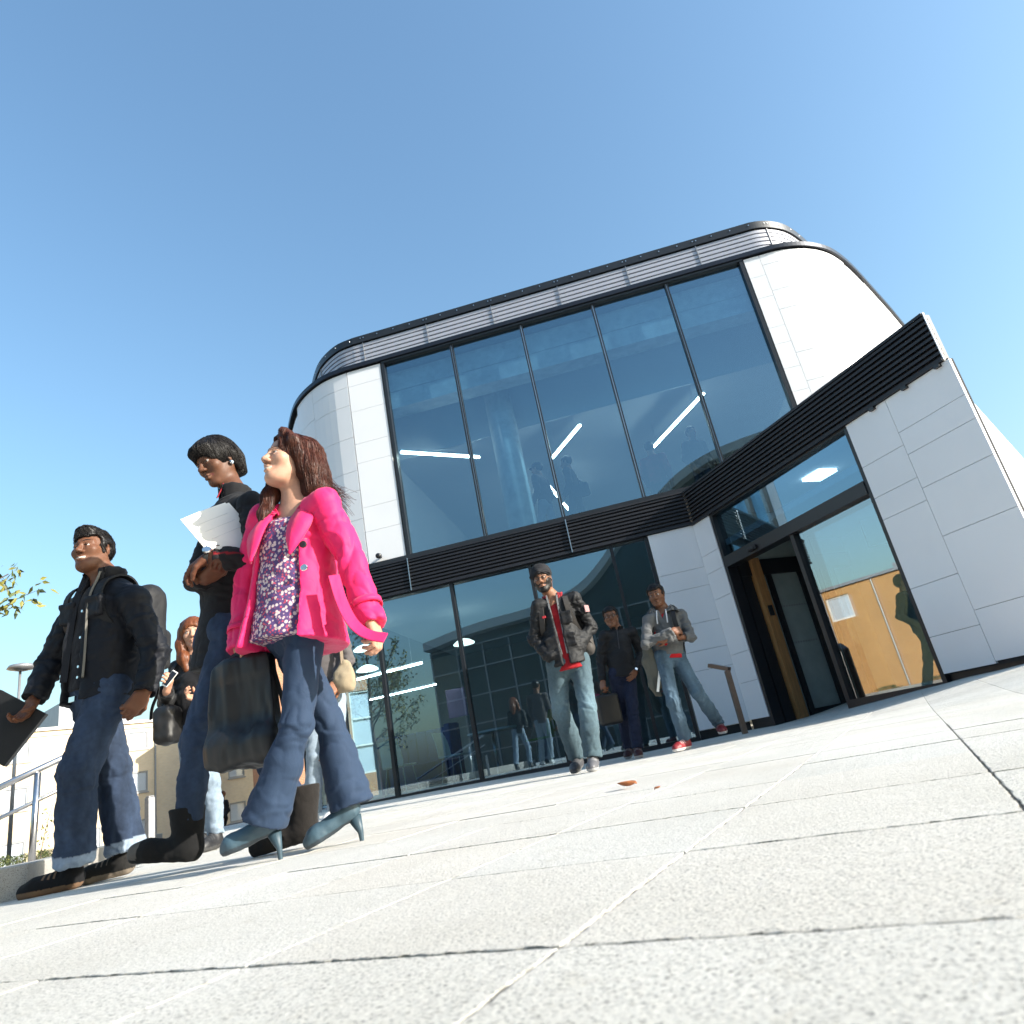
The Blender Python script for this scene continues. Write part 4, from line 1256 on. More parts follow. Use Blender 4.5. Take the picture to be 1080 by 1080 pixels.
def floral_mat():
    m, t, N, L, b = nt('floral_blouse')
    tc = N.new('ShaderNodeTexCoord')
    v = N.new('ShaderNodeTexVoronoi'); v.inputs['Scale'].default_value = 74; L.new(tc.outputs['Object'], v.inputs['Vector'])
    v2 = N.new('ShaderNodeTexVoronoi'); v2.inputs['Scale'].default_value = 95; L.new(tc.outputs['Object'], v2.inputs['Vector'])
    fl = ramp(t, v.outputs['Distance'], [(.0, (.62, .34, .10)), (.12, (.62, .36, .18)), (.16, (.72, .62, .58)), (.46, (.62, .46, .46)), (.56, (.09, .05, .16)), (1, (.06, .035, .13))])
    rd = ramp(t, v2.outputs['Distance'], [(.0, (.60, .10, .14)), (.36, (.50, .06, .11)), (.46, (.09, .05, .16))])
    sep = N.new('ShaderNodeSeparateColor'); L.new(v.outputs['Color'], sep.inputs[0])
    gt = N.new('ShaderNodeMath'); gt.operation = 'GREATER_THAN'; gt.inputs[1].default_value = .58; L.new(sep.outputs[0], gt.inputs[0])
    L.new(mixc(t, gt.outputs[0], fl, rd), b.inputs['Base Color']); b.inputs['Roughness'].default_value = .75
    bump(t, b, noise_fac(t, 30, 3, .6), .25, .01)
    return m
M['floral'] = floral_mat()

SKIN_D = (.150, .066, .036); SKIN_DD = (.125, .056, .032); SKIN_L = (.50, .29, .20); SKIN_M = (.24, .115, .066)

# ---- anatomy
def head(V, c, F, U, skin, sc=1.0, smile=0.0, female=False, beard=None, brow=(.01, .007, .006), lip=None, gaze=(0, 0), full=.0, stubble=0):
    """adds a head to V; returns a colour function for points near it and the local frame"""
    F = unit(F); U = A(U); U = unit(U - F * (U @ F)); L = np.cross(U, F)
    c = A(c)
    def W(x, y, z): return c + sc * (L * x + F * y + U * z)
    ax = (L, F, U)
    def S(*v): return [q * sc for q in v]
    k = sc
    V.ell(W(0, -.012, .028), ax, S(.075, .094, .088), .0)
    V.ell(W(0, .020, -.036), ax, S(.060 + full * .006, .066, .080), .03 * k)
    for s in (-1, 1):
        V.cap(W(s * .050, -.008, -.050), W(s * .018, .060, -.099), .021 * k, .016 * k, .03 * k)
        V.ell(W(s * .041, .058 + smile * .004, -.027 + smile * .005), ax, S(.021 + full * .004, .020, .020), .03 * k)
        V.cap(W(s * .012, .082, .027), W(s * .046, .064, .022), .0095 * k * (.75 if female else 1), .008 * k, .016 * k)
    V.ell(W(0, .070, -.098), ax, S(.018, .017, .015), .02 * k)
    if full: V.ell(W(0, .035, -.10), ax, S(.04, .045, .022), .035 * k)
    V.cap(W(0, .084, .014), W(0, .106, -.027), .0075 * k, .011 * k, .012 * k)
    V.ell(W(0, .109, -.031), ax, S(.0125, .0115, .0105), .01 * k)
    for s in (-1, 1):
        V.ell(W(s * .0130, .098, -.034), ax, S(.0085, .010, .008), .008 * k)
        V.ell(W(s * .031, .098, .002), ax, S(.017, .015, .0105), .011 * k, 's')
        V.ell(W(s * .031, .0735, .001), ax, S(.0128, .0128, .0128), .001 * k)
        V.chain([W(s * .018, .081, .005), W(s * .030, .0885, .0105 - smile * .001), W(s * .044, .0755, .004)], S(.003, .0036, .003), .003 * k)
        V.chain([W(s * .019, .081, -.004), W(s * .031, .086, -.0085 + smile * .0015), W(s * .043, .0755, -.002)], S(.0026, .003, .0026), .003 * k)
        V.ell(W(s * .076, -.012, -.004), (unit(L * 1 - F * s * .35), unit(F + L * s * .35), U), S(.008, .019, .030), .006 * k)
        V.ell(W(s * .085, -.006, -.002), ax, S(.008, .010, .014), .004 * k, 's')
    mw = .023 + smile * .007; mu = smile * .007; my = .082 - smile * .004
    V.chain([W(-mw, my - .010, -.0655 + mu), W(-.008, .0945, -.0605), W(.008, .0945, -.0605), W(mw, my - .010, -.0655 + mu)], S(.004, .0062, .0062, .004), .006 * k)
    V.chain([W(-mw, my - .010, -.0675 + mu), W(-.008, .0925, -.0745), W(.008, .0925, -.0745), W(mw, my - .010, -.0675 + mu)], S(.004, .0072, .0072, .004), .006 * k)
    gap = .0016 + smile * .0036
    V.chain([W(-mw * .95, my + .004, -.0665 + mu * .8), W(0, .104, -.0675), W(mw * .95, my + .004, -.0665 + mu * .8)], S(gap * .5, gap, gap * .5), .003 * k, None, 's')
    lip = lip or tuple(x * y for x, y in zip(skin, (1.0, .62, .62)))
    skin = A(skin); lip = A(lip); brow = A(brow)
    def col(P, base):
        Q = (P - c) / sc; x = Q @ L; y = Q @ F; z = Q @ U
        q = np.stack([x, y, z], 1); out = base
        near = np.linalg.norm(q, axis=1) < .17
        def put(m, cc, w=1.0):
            m = m & near; out[m] = out[m] * (1 - w) + A(cc) * w
        xa = np.abs(x); qa = np.stack([xa, y, z], 1)
        if stubble:
            m = (z < -.035 - .3 * np.maximum(0, .05 - y) * 0) & (y > -.005) & (np.hypot(xa, z + .06) > .0)
            put(m & (y + z * 0 > -.01) & (np.abs(z + .035) > .0), skin * .62, stubble)
        if beard is not None:
            jaw = (z < -.046 + np.maximum(0, xa - .035) * 1.6) & (y > .012) & (z > -.122) & (y > -.6 * (z + .09))
            mous = (np.abs(z + .051) < .006) & (xa < .03) & (y > .07)
            chin = (z < -.080) & (y > .03) & (z > -.124)
            side = (xa > .046) & (z < .0) & (y > -.002) & (y < .05)
            mouth = (np.hypot(x / 1.9, z + .067) < .012)
            put((jaw & ~((xa < .028) & (z > -.058)) | mous | chin | side) & ~mouth & ((z > -.085) | (y > .03)), beard)
        ld = seg_dist(qa, (0, .094, -.0605), (mw, my - .010, -.0655 + mu)); lu = seg_dist(qa, (0, .0925, -.0745), (mw, my - .010, -.0675 + mu))
        put((np.minimum(ld, lu) < .0074) & (z > -.083) & (z < -.054), lip, .85)
        inner = (np.abs(z + .0672 - mu * (xa / mw) ** 2) < gap * .85) & (xa < mw * .8) & (y > .06)
        if smile > .3: put(inner, (.62, .58, .52))
        else: put(inner, lip * .35)
        put(seg_dist(qa, (.014, .088, .0265), (.030, .084, .0305)) < .0042 * (.8 if female else 1.1), brow, .9)
        put(seg_dist(qa, (.030, .084, .0305), (.047, .066, .0265)) < .0036 * (.8 if female else 1.1), brow, .9)
        e = np.stack([xa - .031, y - .0735, z - .001], 1); r = np.linalg.norm(e, axis=1)
        ball = (r < .0137) & (y > .076) & (np.abs(z - .001) < .0062) & (xa > .0195) & (xa < .0425)
        put(ball, (.55, .52, .48))
        g = np.hypot(x - np.where(x > 0, .031, -.031) - gaze[0] * .005, z - .0015 - gaze[1] * .003)
        put(ball & (g < .0062), (.018, .011, .008))
        lash = (np.abs(np.hypot(xa - .031, (z - .001) * 1.55) - .0125) < .0022) & (z > .003) & (y > .068) & (np.abs(xa - .031) < .0135)
        put(lash, brow, .8)
        put((np.hypot(xa - .0075, z + .0405) < .004) & (y > .092), skin * .35, .8)
        return out
    return col, W, (L, F, U)

def hand(V, w, tip, palm, side, curl=.5, sc=1.0, spread=.12):
    """a hand from wrist w towards tip; palm = direction the palm faces; side +1 left hand, -1 right hand; returns finger points"""
    w, tip = A(w), A(tip); d = unit(tip - w); n = A(palm); n = unit(n - d * (n @ d))
    t = np.cross(d, n) * side      # towards the thumb
    k = sc
    pc = w + d * .05 * k
    V.cap(w - d * .02, w + d * .018 * k, .0265 * k, .027 * k, .012, (n, .72))
    V.box(pc + d * .002, (d, t, n), (.046 * k, .039 * k, .0145 * k), .014 * k, .016 * k)
    V.ell(pc + t * .026 * k - d * .012 * k + n * .007 * k, (d, t, n), (.032 * k, .018 * k, .016 * k), .012 * k)
    ends = []
    for i, (o, L, r) in enumerate(((.029, .076, .0095), (.0095, .083, .0098), (-.0105, .077, .0093), (-.0295, .062, .0083))):
        p = w + d * (.09 - abs(o - .005) * .22) * k + t * o * k
        a = t * (o * spread * 6)
        cu = curl * (1 + .12 * i)
        ang, pts = 0.0, [p - d * .02 * k, p]
        for j, f in enumerate((.45, .30, .25)):
            ang += cu * (.75, 1.0, .65)[j]
            v = d * math.cos(ang) + n * math.sin(ang) + a * .6
            p = p + unit(v) * L * f * k; pts.append(p)
        V.chain(pts, [r * k, r * 1.03 * k, r * .97 * k, r * .9 * k, r * .78 * k], .0035 * k)
        ends.append(pts)
    p = w + d * .022 * k + t * .030 * k + n * .006 * k
    v1 = unit(d * .75 + t * .62 + n * .35); p1 = p + v1 * .036 * k
    v2 = unit(d * .88 + t * (.30 - curl * .35) + n * (.35 + curl * .5)); p2 = p1 + v2 * .030 * k; p3 = p2 + unit(v2 + n * curl * .5 - t * curl * .4) * .025 * k
    V.chain([p, p1, p2, p3], [.0135 * k, .0108 * k, .0102 * k, .0078 * k], .005 * k)
    ends.append([p, p1, p2, p3])
    return ends

def bbox(pts, m):
    P = np.array(pts); return P.min(0) - m, P.max(0) + m

class Person:
    def __init__(s, J, face, label, h=.008, hf=.0035, group=None, girth=1.0, sc=1.0, **kw):
        s.J = {k: A(v) for k, v in J.items()}
        s.h, s.hf, s.g, s.sc = h, hf, girth, sc
        J = s.J
        base = (J['aL'] + J['aR']) / 2; base = A(base[0], base[1], kw.get('gz', 0.0))
        s.root = empty('person', tuple(base), label, 'person', group)
        s.f = A(math.sin(R(face)), math.cos(R(face)), 0)
        s.hip = (J['hipL'] + J['hipR']) / 2
        s.u = unit(J['neck'] - s.hip); s.f = unit(s.f - s.u * (s.f @ s.u)); s.l = np.cross(s.u, s.f)
    def vol(s, pts, m, h=None, fine=()):
        lo, hi = bbox(pts, m); return Vol(lo, hi, h or s.h, fine)
    def body(s, skin, hF, hU=(0, 0, 1), hands=None, legs=True, neck_r=.054, hkw=None, skirt=False):
        J = s.J; g = s.g; k = s.sc
        hkw = hkw or {}
        pts = list(J.values())
        fine = [(J['head'] - .16, J['head'] + .16, s.hf)]
        if hands:
            for sd in 'LR':
                if hands.get(sd): fine.append((np.minimum(J['w' + sd], J['h' + sd]) - .11, np.maximum(J['w' + sd], J['h' + sd]) + .11, s.hf))
        V = s.vol(pts, .2, s.h, fine)
        col, W, fr = head(V, J['head'], hF, hU, skin, k, **hkw)
        s.W, s.hfr = W, fr
        V.cap(W(0, -.020, -.055), J['neck'] + s.f * .0, neck_r * .93 * k, neck_r * 1.08 * k, .02)
        V.cap(J['neck'], J['neck'] - s.u * .10, neck_r * k, .09 * k, .05, (s.f, .7))
        ch = J['neck'] - s.u * .17 * k; wa = s.hip + s.u * .14 * k
        g = g * .80; V.cap(ch, wa, .125 * g * k, .105 * g * k, .05, (s.f, .66))
        V.cap(wa, s.hip, .105 * g * k, .115 * g * k, .05, (s.f, .72))
        for sd in 'LR':
            V.cap(J['neck'] - s.u * .06, J['s' + sd], .045 * k, .045 * k, .04)
            V.cap(J['s' + sd], J['e' + sd], .036 * k, .030 * k, .02)
            V.cap(J['e' + sd], J['w' + sd], .030 * k, .025 * k, .02)
            V.cap(J['hip' + sd], J['k' + sd], .062 * k, .048 * k, .03)
            V.cap(J['k' + sd], J['a' + sd], .046 * k, .034 * k, .02)
            if hands and hands.get(sd):
                hp = hands[sd]
                s.J['fingers' + sd] = hand(V, J['w' + sd], J['h' + sd], hp[0], 1 if sd == 'L' else -1, hp[1], k * hp[2] if len(hp) > 2 else k)
        sk = A(skin)
        def cf(P):
            b = np.tile(sk, (len(P), 1))
            for sd in 'LR':      # knuckles and finger ends a little ruddier
                d = np.linalg.norm(P - J['h' + sd], axis=1); b[d < .12] *= A(1.02, .97, .95)
            return col(P, b)
        s.bodyo = V.mesh('body', M['skin'], s.root, None, cf, 1)
        return s.bodyo
    # ---- garments
    def wr(s, amp=.006, seed=1, spots=(), fz=26.0, fx=9.0):
        """cloth folds: ridged noise, stronger near the given joints"""
        def d(P):
            w = np.full(len(P), .45)
            for c, r in spots: w = w + 1.1 * np.exp(-(np.linalg.norm(P - A(c), axis=1) / r) ** 2)
            Q = P @ np.stack([s.l, s.f, s.u], 1)
            Q = Q + .16 * (fbm(P * 4.5, seed + 9, 2) - .5)[:, None] * A(1, .6, 1)
            n = vnoise(Q * A(fx, fx, fz), seed); n2 = vnoise(Q * A(fx * 1.9, fx * 1.9, fz * .9) + A(3, 1, 0), seed + 4); n3 = fbm(P * 38, seed + 5, 2); n4 = vnoise(P * 7, seed + 6)
            n5 = vnoise(Q * A(fx * 1.2, fx * 1.2, fz * 1.7) + A(0, 5, 2), seed + 7)
            v1 = (1 - np.abs(n * 2 - 1)) ** 5; v2 = (1 - np.abs(n2 * 2 - 1)) ** 4; v3 = (1 - np.abs(n5 * 2 - 1)) ** 6
            return amp * (w * (v1 * 1.2 - v2 * 1.1 - v3 * .9 + .1) + (n4 - .5) * 1.0 + (n3 - .5) * .3)
        return d
    def trousers(s, name, m, col, th=.088, kn=.066, hem=.062, waist=.12, top=.10, hemcut=None, amp=.006, seed=2, seat=.112, flare_from=.0, hemf=1.0, ccol=None, cuff=None):
        J = s.J; k = s.sc
        V = s.vol([J['hipL'], J['hipR'], J['kL'], J['kR'], J['aL'], J['aR'], s.hip + s.u * .2], .17)
        V.cap(J['hipL'] * .8 + J['hipR'] * .2 + s.u * .03, J['hipL'] * .2 + J['hipR'] * .8 + s.u * .03, seat * s.g, seat * s.g, .03, (s.f, .9))
        V.cap(s.hip + s.u * .02, s.hip + s.u * (top + .06), waist * s.g * 1.05, waist * s.g, .04, (s.f, .74))
        V.cut(s.hip + s.u * top, s.u)
        for sd in 'LR':
            hp, kn_, an = J['hip' + sd], J['k' + sd], J['a' + sd]
            V.cap(hp, kn_, th * s.g, kn, .035)
            mid = kn_ + (an - kn_) * .45
            dn = unit(an - kn_)
            hc = an if hemcut is None else an + dn * hemcut
            V.chain([kn_, mid, hc + dn * .06], [kn, kn + (hem - kn) * .35, hem * 1.03], .02)
            V.cut(hc, dn, hc - .16, hc + .16, .004)
        spots = [(J['kL'], .1), (J['kR'], .1), (J['aL'], .1), (J['aR'], .1), (s.hip - s.u * .05, .12)]
        c0 = A(col)
        def cf(P):
            b = np.tile(c0, (len(P), 1))
            if ccol: b = ccol(P, b)
            return b
        return V.mesh(name, m, s.root, s.wr(amp, seed, spots, 15, 10), cf)
    def jacket(s, name, m, col, hem=.06, chest=.158, waist=.15, hemw=.165, sh=.066, ua=.066, fa=.055, cuff=.048, depth=.70, collar=True, openw=None, amp=.007, seed=3, ccol=None,
               sleeves=True, flare=0.0, cuffcut=.0, spread=.0, vneck=None, extra=None, relax=1, fz=26, up=.0):
        """hem: height of the lower edge above the hip centre (negative = below)"""
        J = s.J; g = s.g
        pts = [J['neck'], J['sL'], J['sR'], s.hip + s.u * hem]
        if sleeves: pts += [J['eL'], J['eR'], J['wL'], J['wR']]
        V = s.vol(pts, .24)
        n = J['neck']; T = np.linalg.norm(n - s.hip)
        ch = n - s.u * .16; wa = s.hip + s.u * T * .36; hm = s.hip + s.u * (hem - .08)
        V.cap(n - s.u * .03, ch, .062, chest * g * .86, .05, (s.f, .72))
        V.cap(ch, wa, chest * g, waist * g, .04, (s.f, depth))
        V.cap(wa, hm, waist * g, hemw * g, .05, (s.f, depth * 1.06))
        for sd in 'LR':
            V.cap(n - s.u * .055, J['s' + sd] + s.u * .0, .060, sh, .045)
        V.cut(s.hip + s.u * hem, -s.u, None, None, .004)
        if openw:
            w0, w1, off = openw
            top = n + s.u * .02
            def f(x, y, z):
                q = [x - n[0], y - n[1], z - n[2]]
                xl = q[0] * s.l[0] + q[1] * s.l[1] + q[2] * s.l[2]; yf = q[0] * s.f[0] + q[1] * s.f[1] + q[2] * s.f[2]; zu = q[0] * s.u[0] + q[1] * s.u[1] + q[2] * s.u[2]
                t = np.clip(-zu / (T - hem), 0, 1); w = w0 + (w1 - w0) * t
                return np.maximum(np.abs(xl - off * t) - w, .015 - yf)
            V.fn(f, s.hip - .35 + s.u * hem, n + .35, .008, 's')
        if collar: pass
        if sleeves:
            S_ = Vol((0, 0, 0), (.01, .01, .01), .01); S_.ax = V.ax; S_.h = V.h; S_.D = np.full(V.D.shape, 1.0, np.float32)
            for sd in 'LR':
                sp, e, w = J['s' + sd], J['e' + sd], J['w' + sd]; dn = unit(w - e)
                S_.cap(sp, e, ua, (ua + fa) / 2, .03)
                S_.cap(e, w + dn * .04, fa, cuff, .02)
                S_.cut(w + dn * cuffcut, dn, w + dn * (cuffcut + .02) - .085, w + dn * (cuffcut + .02) + .085, .003)
            q = np.clip(.5 + .5 * (V.D - S_.D) / .028, 0, 1); V.D = V.D * (1 - q) + S_.D * q - .028 * q * (1 - q)
        if extra: extra(V)
        spots = [(J['eL'], .11), (J['eR'], .11), (J['sL'] - s.u * .1, .09), (J['sR'] - s.u * .1, .09), (J['wL'], .08), (J['wR'], .08)]
        c0 = A(col)
        def cf(P):
            b = np.tile(c0, (len(P), 1))
            if ccol: b = ccol(P, b)
            return b
        return V.mesh(name, m, s.root, s.wr(amp, seed, spots, fz), cf, relax)
    def shirt(s, name, m, col, hem=.02, chest=.142, waist=.135, hemw=.145, depth=.70, neck_z=.03, bust=0.0, amp=.003, seed=8, ccol=None, top=.055, bmesh_=None, vcut=None):
        J = s.J; g = s.g; n = J['neck']; T = np.linalg.norm(n - s.hip)
        V = s.vol([n, s.hip + s.u * hem, n + s.l * .12, n - s.l * .12], .2)
        ch = n - s.u * .16; wa = s.hip + s.u * T * .36; hm = s.hip + s.u * (hem - .06)
        V.cap(n - s.u * .02, ch, top, chest * g * .86, .05, (s.f, .72)); V.cap(ch, wa, chest * g, waist * g, .04, (s.f, depth)); V.cap(wa, hm, waist * g, hemw * g, .05, (s.f, depth * 1.05))
        if bust:
            for sd in (-1, 1): V.ell(n - s.u * .20 + s.l * sd * .058 + s.f * .070, (s.l, s.f, s.u), (.058, bust, .066), .03)
        V.cut(s.hip + s.u * hem, -s.u)
        if vcut:       # neckline
            V.cut(n + s.u * vcut[0] + s.f * .05, s.u * vcut[1] + s.f * vcut[2])
        c0 = A(col)
        def cf(P):
            b = np.tile(c0, (len(P), 1))
            if ccol: b = ccol(P, b)
            return b
        return V.mesh(name, m, s.root, s.wr(amp, seed, [(s.hip + s.u * .1, .15)]), cf)
    def collar(s, name, m, col, r=.068, h=.045, z=.0, th=.007, gap=.5, lean=.25, fold=0.0, seed=1, tilt=.0, fwd=.008, flap=None, col2=None):
        """standing collar round the neck, open at the front by gap radians each side"""
        n = s.J['neck'] + s.u * z + s.f * fwd
        mb = MB(); N = 30; rows_ = []
        prof = [(0, 0), (h * .6, lean * h * .5), (h, lean * h)]
        if flap: prof += [(h + .006, lean * h + .010), (h - flap * .3, lean * h + .022 + flap * .25), (h - flap, lean * h + .030 + flap * .5)]
        rng = random.Random(seed)
        wob = [rng.uniform(-.004, .004) for _ in range(N + 1)]
        def pt(i, q):
            a = gap + (2 * math.pi - 2 * gap) * i / N
            rr = r + q[1] + wob[i] * .7
            ends = 1 - min(1, min(i, N - i) / 4.0)
            if flap: q = (q[0] * (1 - .8 * ends), q[1] * (1 - .8 * ends)); rr = r + q[1]
            p = n + s.f * math.cos(a) * rr * .98 + s.l * math.sin(a) * rr + s.u * (q[0] + tilt * -math.cos(a) * .03 + wob[i])
            return p + s.u * (-.012 * ends)
        for i in range(N):
            for j in range(len(prof) - 1):
                a0, a1, b0, b1 = pt(i, prof[j]), pt(i + 1, prof[j]), pt(i, prof[j + 1]), pt(i + 1, prof[j + 1])
                mb.add([a0, a1, b1, b0], [(0, 1, 2, 3)])
        o = mb.build(name, m, s.root, smooth=True)
        import bmesh
        bm = bmesh.new(); bm.from_mesh(o.data); bmesh.ops.remove_doubles(bm, verts=bm.verts, dist=.0005); bm.to_mesh(o.data); bm.free()
        setcol(o, np.tile(A(col), (len(o.data.vertices), 1)))
        sm = o.modifiers.new('thickness', 'SOLIDIFY'); sm.thickness = th; sm.offset = 0
        sb = o.modifiers.new('smooth', 'SUBSURF'); sb.levels = 1; sb.render_levels = 1
        return o
    def shoe(s, sd, kind, up, sole, L=.265, W=.046, fz=None, up2=None, heel_h=0.0, shaft=0.0, m=None, h=None, toe_up=0.0):
        J = s.J; an, to = J['a' + sd], J['t' + sd]
        ah = .085 + heel_h
        hv = to - an; hv[2] = 0; d0 = unit(hv)
        heel = an - A(0, 0, ah) - d0 * .045           # under the heel, at ground level
        heel_t = heel + A(0, 0, heel_h)
        toe = heel + d0 * (L * (1 if heel_h < .02 else .9)); toe[2] = to[2]
        d = unit(toe - heel_t); sdv = unit(np.cross(d, (0, 0, 1))); n = np.cross(sdv, d)
        ax = (d, sdv, n)
        V = s.vol([heel, toe, an + A(0, 0, max(.06, shaft))], .09, h or max(.0045, s.h * .6))
        ball = heel_t + d * L * .70
        if heel_h > .02:
            V.chain([heel_t + d * .035 + n * .045, ball + n * .026, toe - d * .035 + n * .020], [.033, .034, .024], .02)
            V.cap(heel_t + d * .035 + n * .05, an + A(0, 0, .06), .036, .043, .03)
        elif kind == 'boot':
            V.chain([heel_t + d * .045 + n * .042, ball + n * .036, toe - d * .05 + n * .034], [.043, .048, .042], .02)
            V.cap(heel_t + d * .05 + n * .05, an + A(0, 0, shaft), .052, .068, .03)
        else:
            V.chain([heel_t + d * .042 + n * .040, ball + n * .030, toe - d * .045 + n * .026], [.039, .043, .036], .025)
            V.cap(heel_t + d * .055 + n * .06, an + A(0, 0, .025) + d0 * .01, .04, .042, .03)
            V.cap(heel_t + d * .11 + n * .062, ball + n * .045, .028, .024, .02)
        V.cut(heel_t, -n)
        if kind == 'boot' or heel_h > .02: V.cut(an + A(0, 0, max(shaft, .05)), (0, 0, 1))
        u_, so_ = A(up), A(sole); u2_ = A(up2) if up2 is not None else u_
        thick = .024 if kind == 'sneaker' else .014
        def cf(P):
            q = (P - heel_t); z = q @ n; x = q @ d
            b = np.tile(u_, (len(P), 1))
            if up2 is not None: b[(x > L * .80)] = u2_
            if kind == 'sneaker':
                st = (np.abs((x * 40) % 1 - .5) < .16) & (x > .09) & (x < .17) & (z > .06); b[st] = so_ * .9
            b[z < thick] = so_
            return b
        def dp(P): return .0022 * (fbm(P * 55, 5, 2) - .5) * 2
        o = V.mesh('shoe', m or M['leather'], s.root, dp, cf)
        if heel_h > .02:
            mb = MB(); ht = heel_t + d * .03
            mb.tube([ht + n * .015 + d * .0, ht - A(0, 0, heel_h * .5) - d0 * .012, ht - A(0, 0, heel_h - .004) - d0 * .014, ht - A(0, 0, heel_h) - d0 * .014], [.026, .0105, .0075, .0075], 14)
            k_ = mb.build('heel', M['leather'], o, smooth=True); setcol(k_, np.tile(u_ * .8, (len(k_.data.vertices), 1)))
        return o
    def hair_cap(s, m, kind='short', seed=1, amp=.004, fringe=None, extra=None, h=None, front=.0, vol=.012, strands=0):
        W = s.W; L, F, U = s.hfr; k = s.sc; c = s.J['head']; ax = (L, F, U)
        V = Vol(c - .34, c + .30, h or s.hf * 1.15)
        def S(*v): return [q * k for q in v]
        V.ell(W(0, -.014, .032), ax, S(.077 + vol, .096 + vol, .087 + vol), 0)
        if kind == 'short':
            V.ell(W(0, .078, -.030 - front), ax, S(.070, .060, .088), .010, 's')
            for sg in (-1, 1): V.ell(W(sg * .058, .062, .030), ax, S(.026, .040, .030), .012, 's')
            for sg in (-1, 1): V.ell(W(sg * .085, -.006, -.012), ax, S(.020, .026, .040), .006, 's')
            V.cut(W(0, 0, -.052), -U + F * .25)
            V.cut(W(0, 0, -.030), -U * .75 + F * .66)
        if extra: extra(V, W, ax, S)
        def dp(P):
            Q = (P - c) @ np.stack([L, F, U], 1)
            if kind == 'short': return amp * ((fbm(Q * A(130, 40, 60), seed, 2) - .5) * 1.6 + (fbm(Q * 26, seed + 3, 2) - .5) * 1.6)
            Q = Q + .02 * (fbm(Q * 9, seed + 2, 2) - .5)[:, None]
            return amp * ((fbm(Q * A(85, 85, 6), seed, 2) - .5) * 1.8 + (fbm(Q * A(30, 30, 4), seed + 3, 2) - .5) * 1.8)
        o = V.mesh('hair', m, s.root, dp)
        if strands: s.strands(o, m, kind, strands, seed)
        return o
    def strands(s, o, m, kind, n, seed):
        """fine locks that follow the hair's surface"""
        from mathutils.kdtree import KDTree
        me = o.data; org = np.array(root_loc(o))
        P = np.zeros(len(me.vertices) * 3, np.float32); me.vertices.foreach_get('co', P); P = P.reshape(-1, 3).astype(float)
        Nn = np.zeros(len(P) * 3, np.float32); me.vertices.foreach_get('normal', Nn); Nn = Nn.reshape(-1, 3).astype(float)
        kd = KDTree(len(P))
        for i, p in enumerate(P): kd.insert(p, i)
        kd.balance()
        L, F, U = s.hfr; c = s.J['head'] - org; rng = random.Random(seed + 77); mb = MB()
        for _ in range(n):
            i = rng.randrange(len(P)); p = P[i]; pts = [p + Nn[i] * .0008]
            q = p - c; x, y, z = q @ L, q @ F, q @ U
            steps, st, lift = (3, .0075, .0016) if kind == 'short' else (7, .017, .0004)
            st *= rng.uniform(.7, 1.3)
            for k in range(steps):
                q = p - c; x, y, z = q @ L, q @ F, q @ U
                if kind == 'short': d = U * .5 + F * (.9 if z > .05 else -.5) - U * (1.1 if z < .03 else 0) + L * rng.uniform(-.3, .3)
                elif z > .07: d = L * (x * 14) + F * ((y + .01) * 9 + (.25 if y > .02 else -.3)) - U * .25
                else: d = -U + L * x * 1.0 - F * .12
                nn = Nn[i]; d = d + np.array([rng.gauss(0, .10) for _ in range(3)]); d = unit(d - nn * (d @ nn))
                p = p + d * st
                co_, i, _d = kd.find(p)
                p = np.array(co_) + Nn[i] * .0006
                pts.append(p + Nn[i] * (lift * (k + 1)))
            r = .0011 if kind == 'short' else .0013
            mb.tube([a + org for a in pts], [r * (1 - .75 * k / len(pts)) for k in range(len(pts))], 4, cap=False)
        return mb.build('hair_strands', m, o, smooth=True)

def ribbon(name, m, pts, width, normal, th, parent, col, kind=None):
    """a flat strap along pts; width direction = cross(tangent, normal)"""
    mb = MB(); pts = [A(p) for p in pts]; n = len(pts)
    ring = []
    for i, p in enumerate(pts):
        t = unit(pts[min(i + 1, n - 1)] - pts[max(i - 1, 0)]); nn = A(normal[i]) if isinstance(normal, list) else A(normal)
        nn = unit(nn - t * (nn @ t)); wv = np.cross(t, nn); w = width[i] if isinstance(width, list) else width
        ring.append([p + wv * w / 2 + nn * th / 2, p - wv * w / 2 + nn * th / 2, p - wv * w / 2 - nn * th / 2, p + wv * w / 2 - nn * th / 2])
    vs = [q for r in ring for q in r]; fs = [(3, 2, 1, 0), tuple(range(4 * n - 4, 4 * n))]
    for i in range(n - 1):
        for k in range(4): fs.append((i * 4 + k, i * 4 + (k + 1) % 4, i * 4 + 4 + (k + 1) % 4, i * 4 + 4 + k))
    mb.add(vs, fs); o = mb.build(name, m, parent, smooth=False)
    setcol(o, np.tile(A(col), (len(o.data.vertices), 1)))
    return o
def smooth_path(p, it=2): return chaikin(p, it)
# ------------------------------------------------------------------ the three walkers in front
def away(P, c, r):   # 1 near c, 0 outside r
    return np.clip(1 - np.linalg.norm(P - A(c), axis=1) / r, 0, 1)

def hair_strands(p, m, starts_fn, n, seed, rad=.0016, name='hair_strands', parent=None):
    rng = random.Random(seed); mb = MB()
    for i in range(n):
        pts = starts_fn(rng)
        mb.tube(smooth_path(pts, 1), [rad * (1 - .6 * k / (2 * len(pts))) for k in range(len(smooth_path(pts, 1)))], 4, cap=False)
    return mb.build(name, m, parent or p.root, smooth=True)

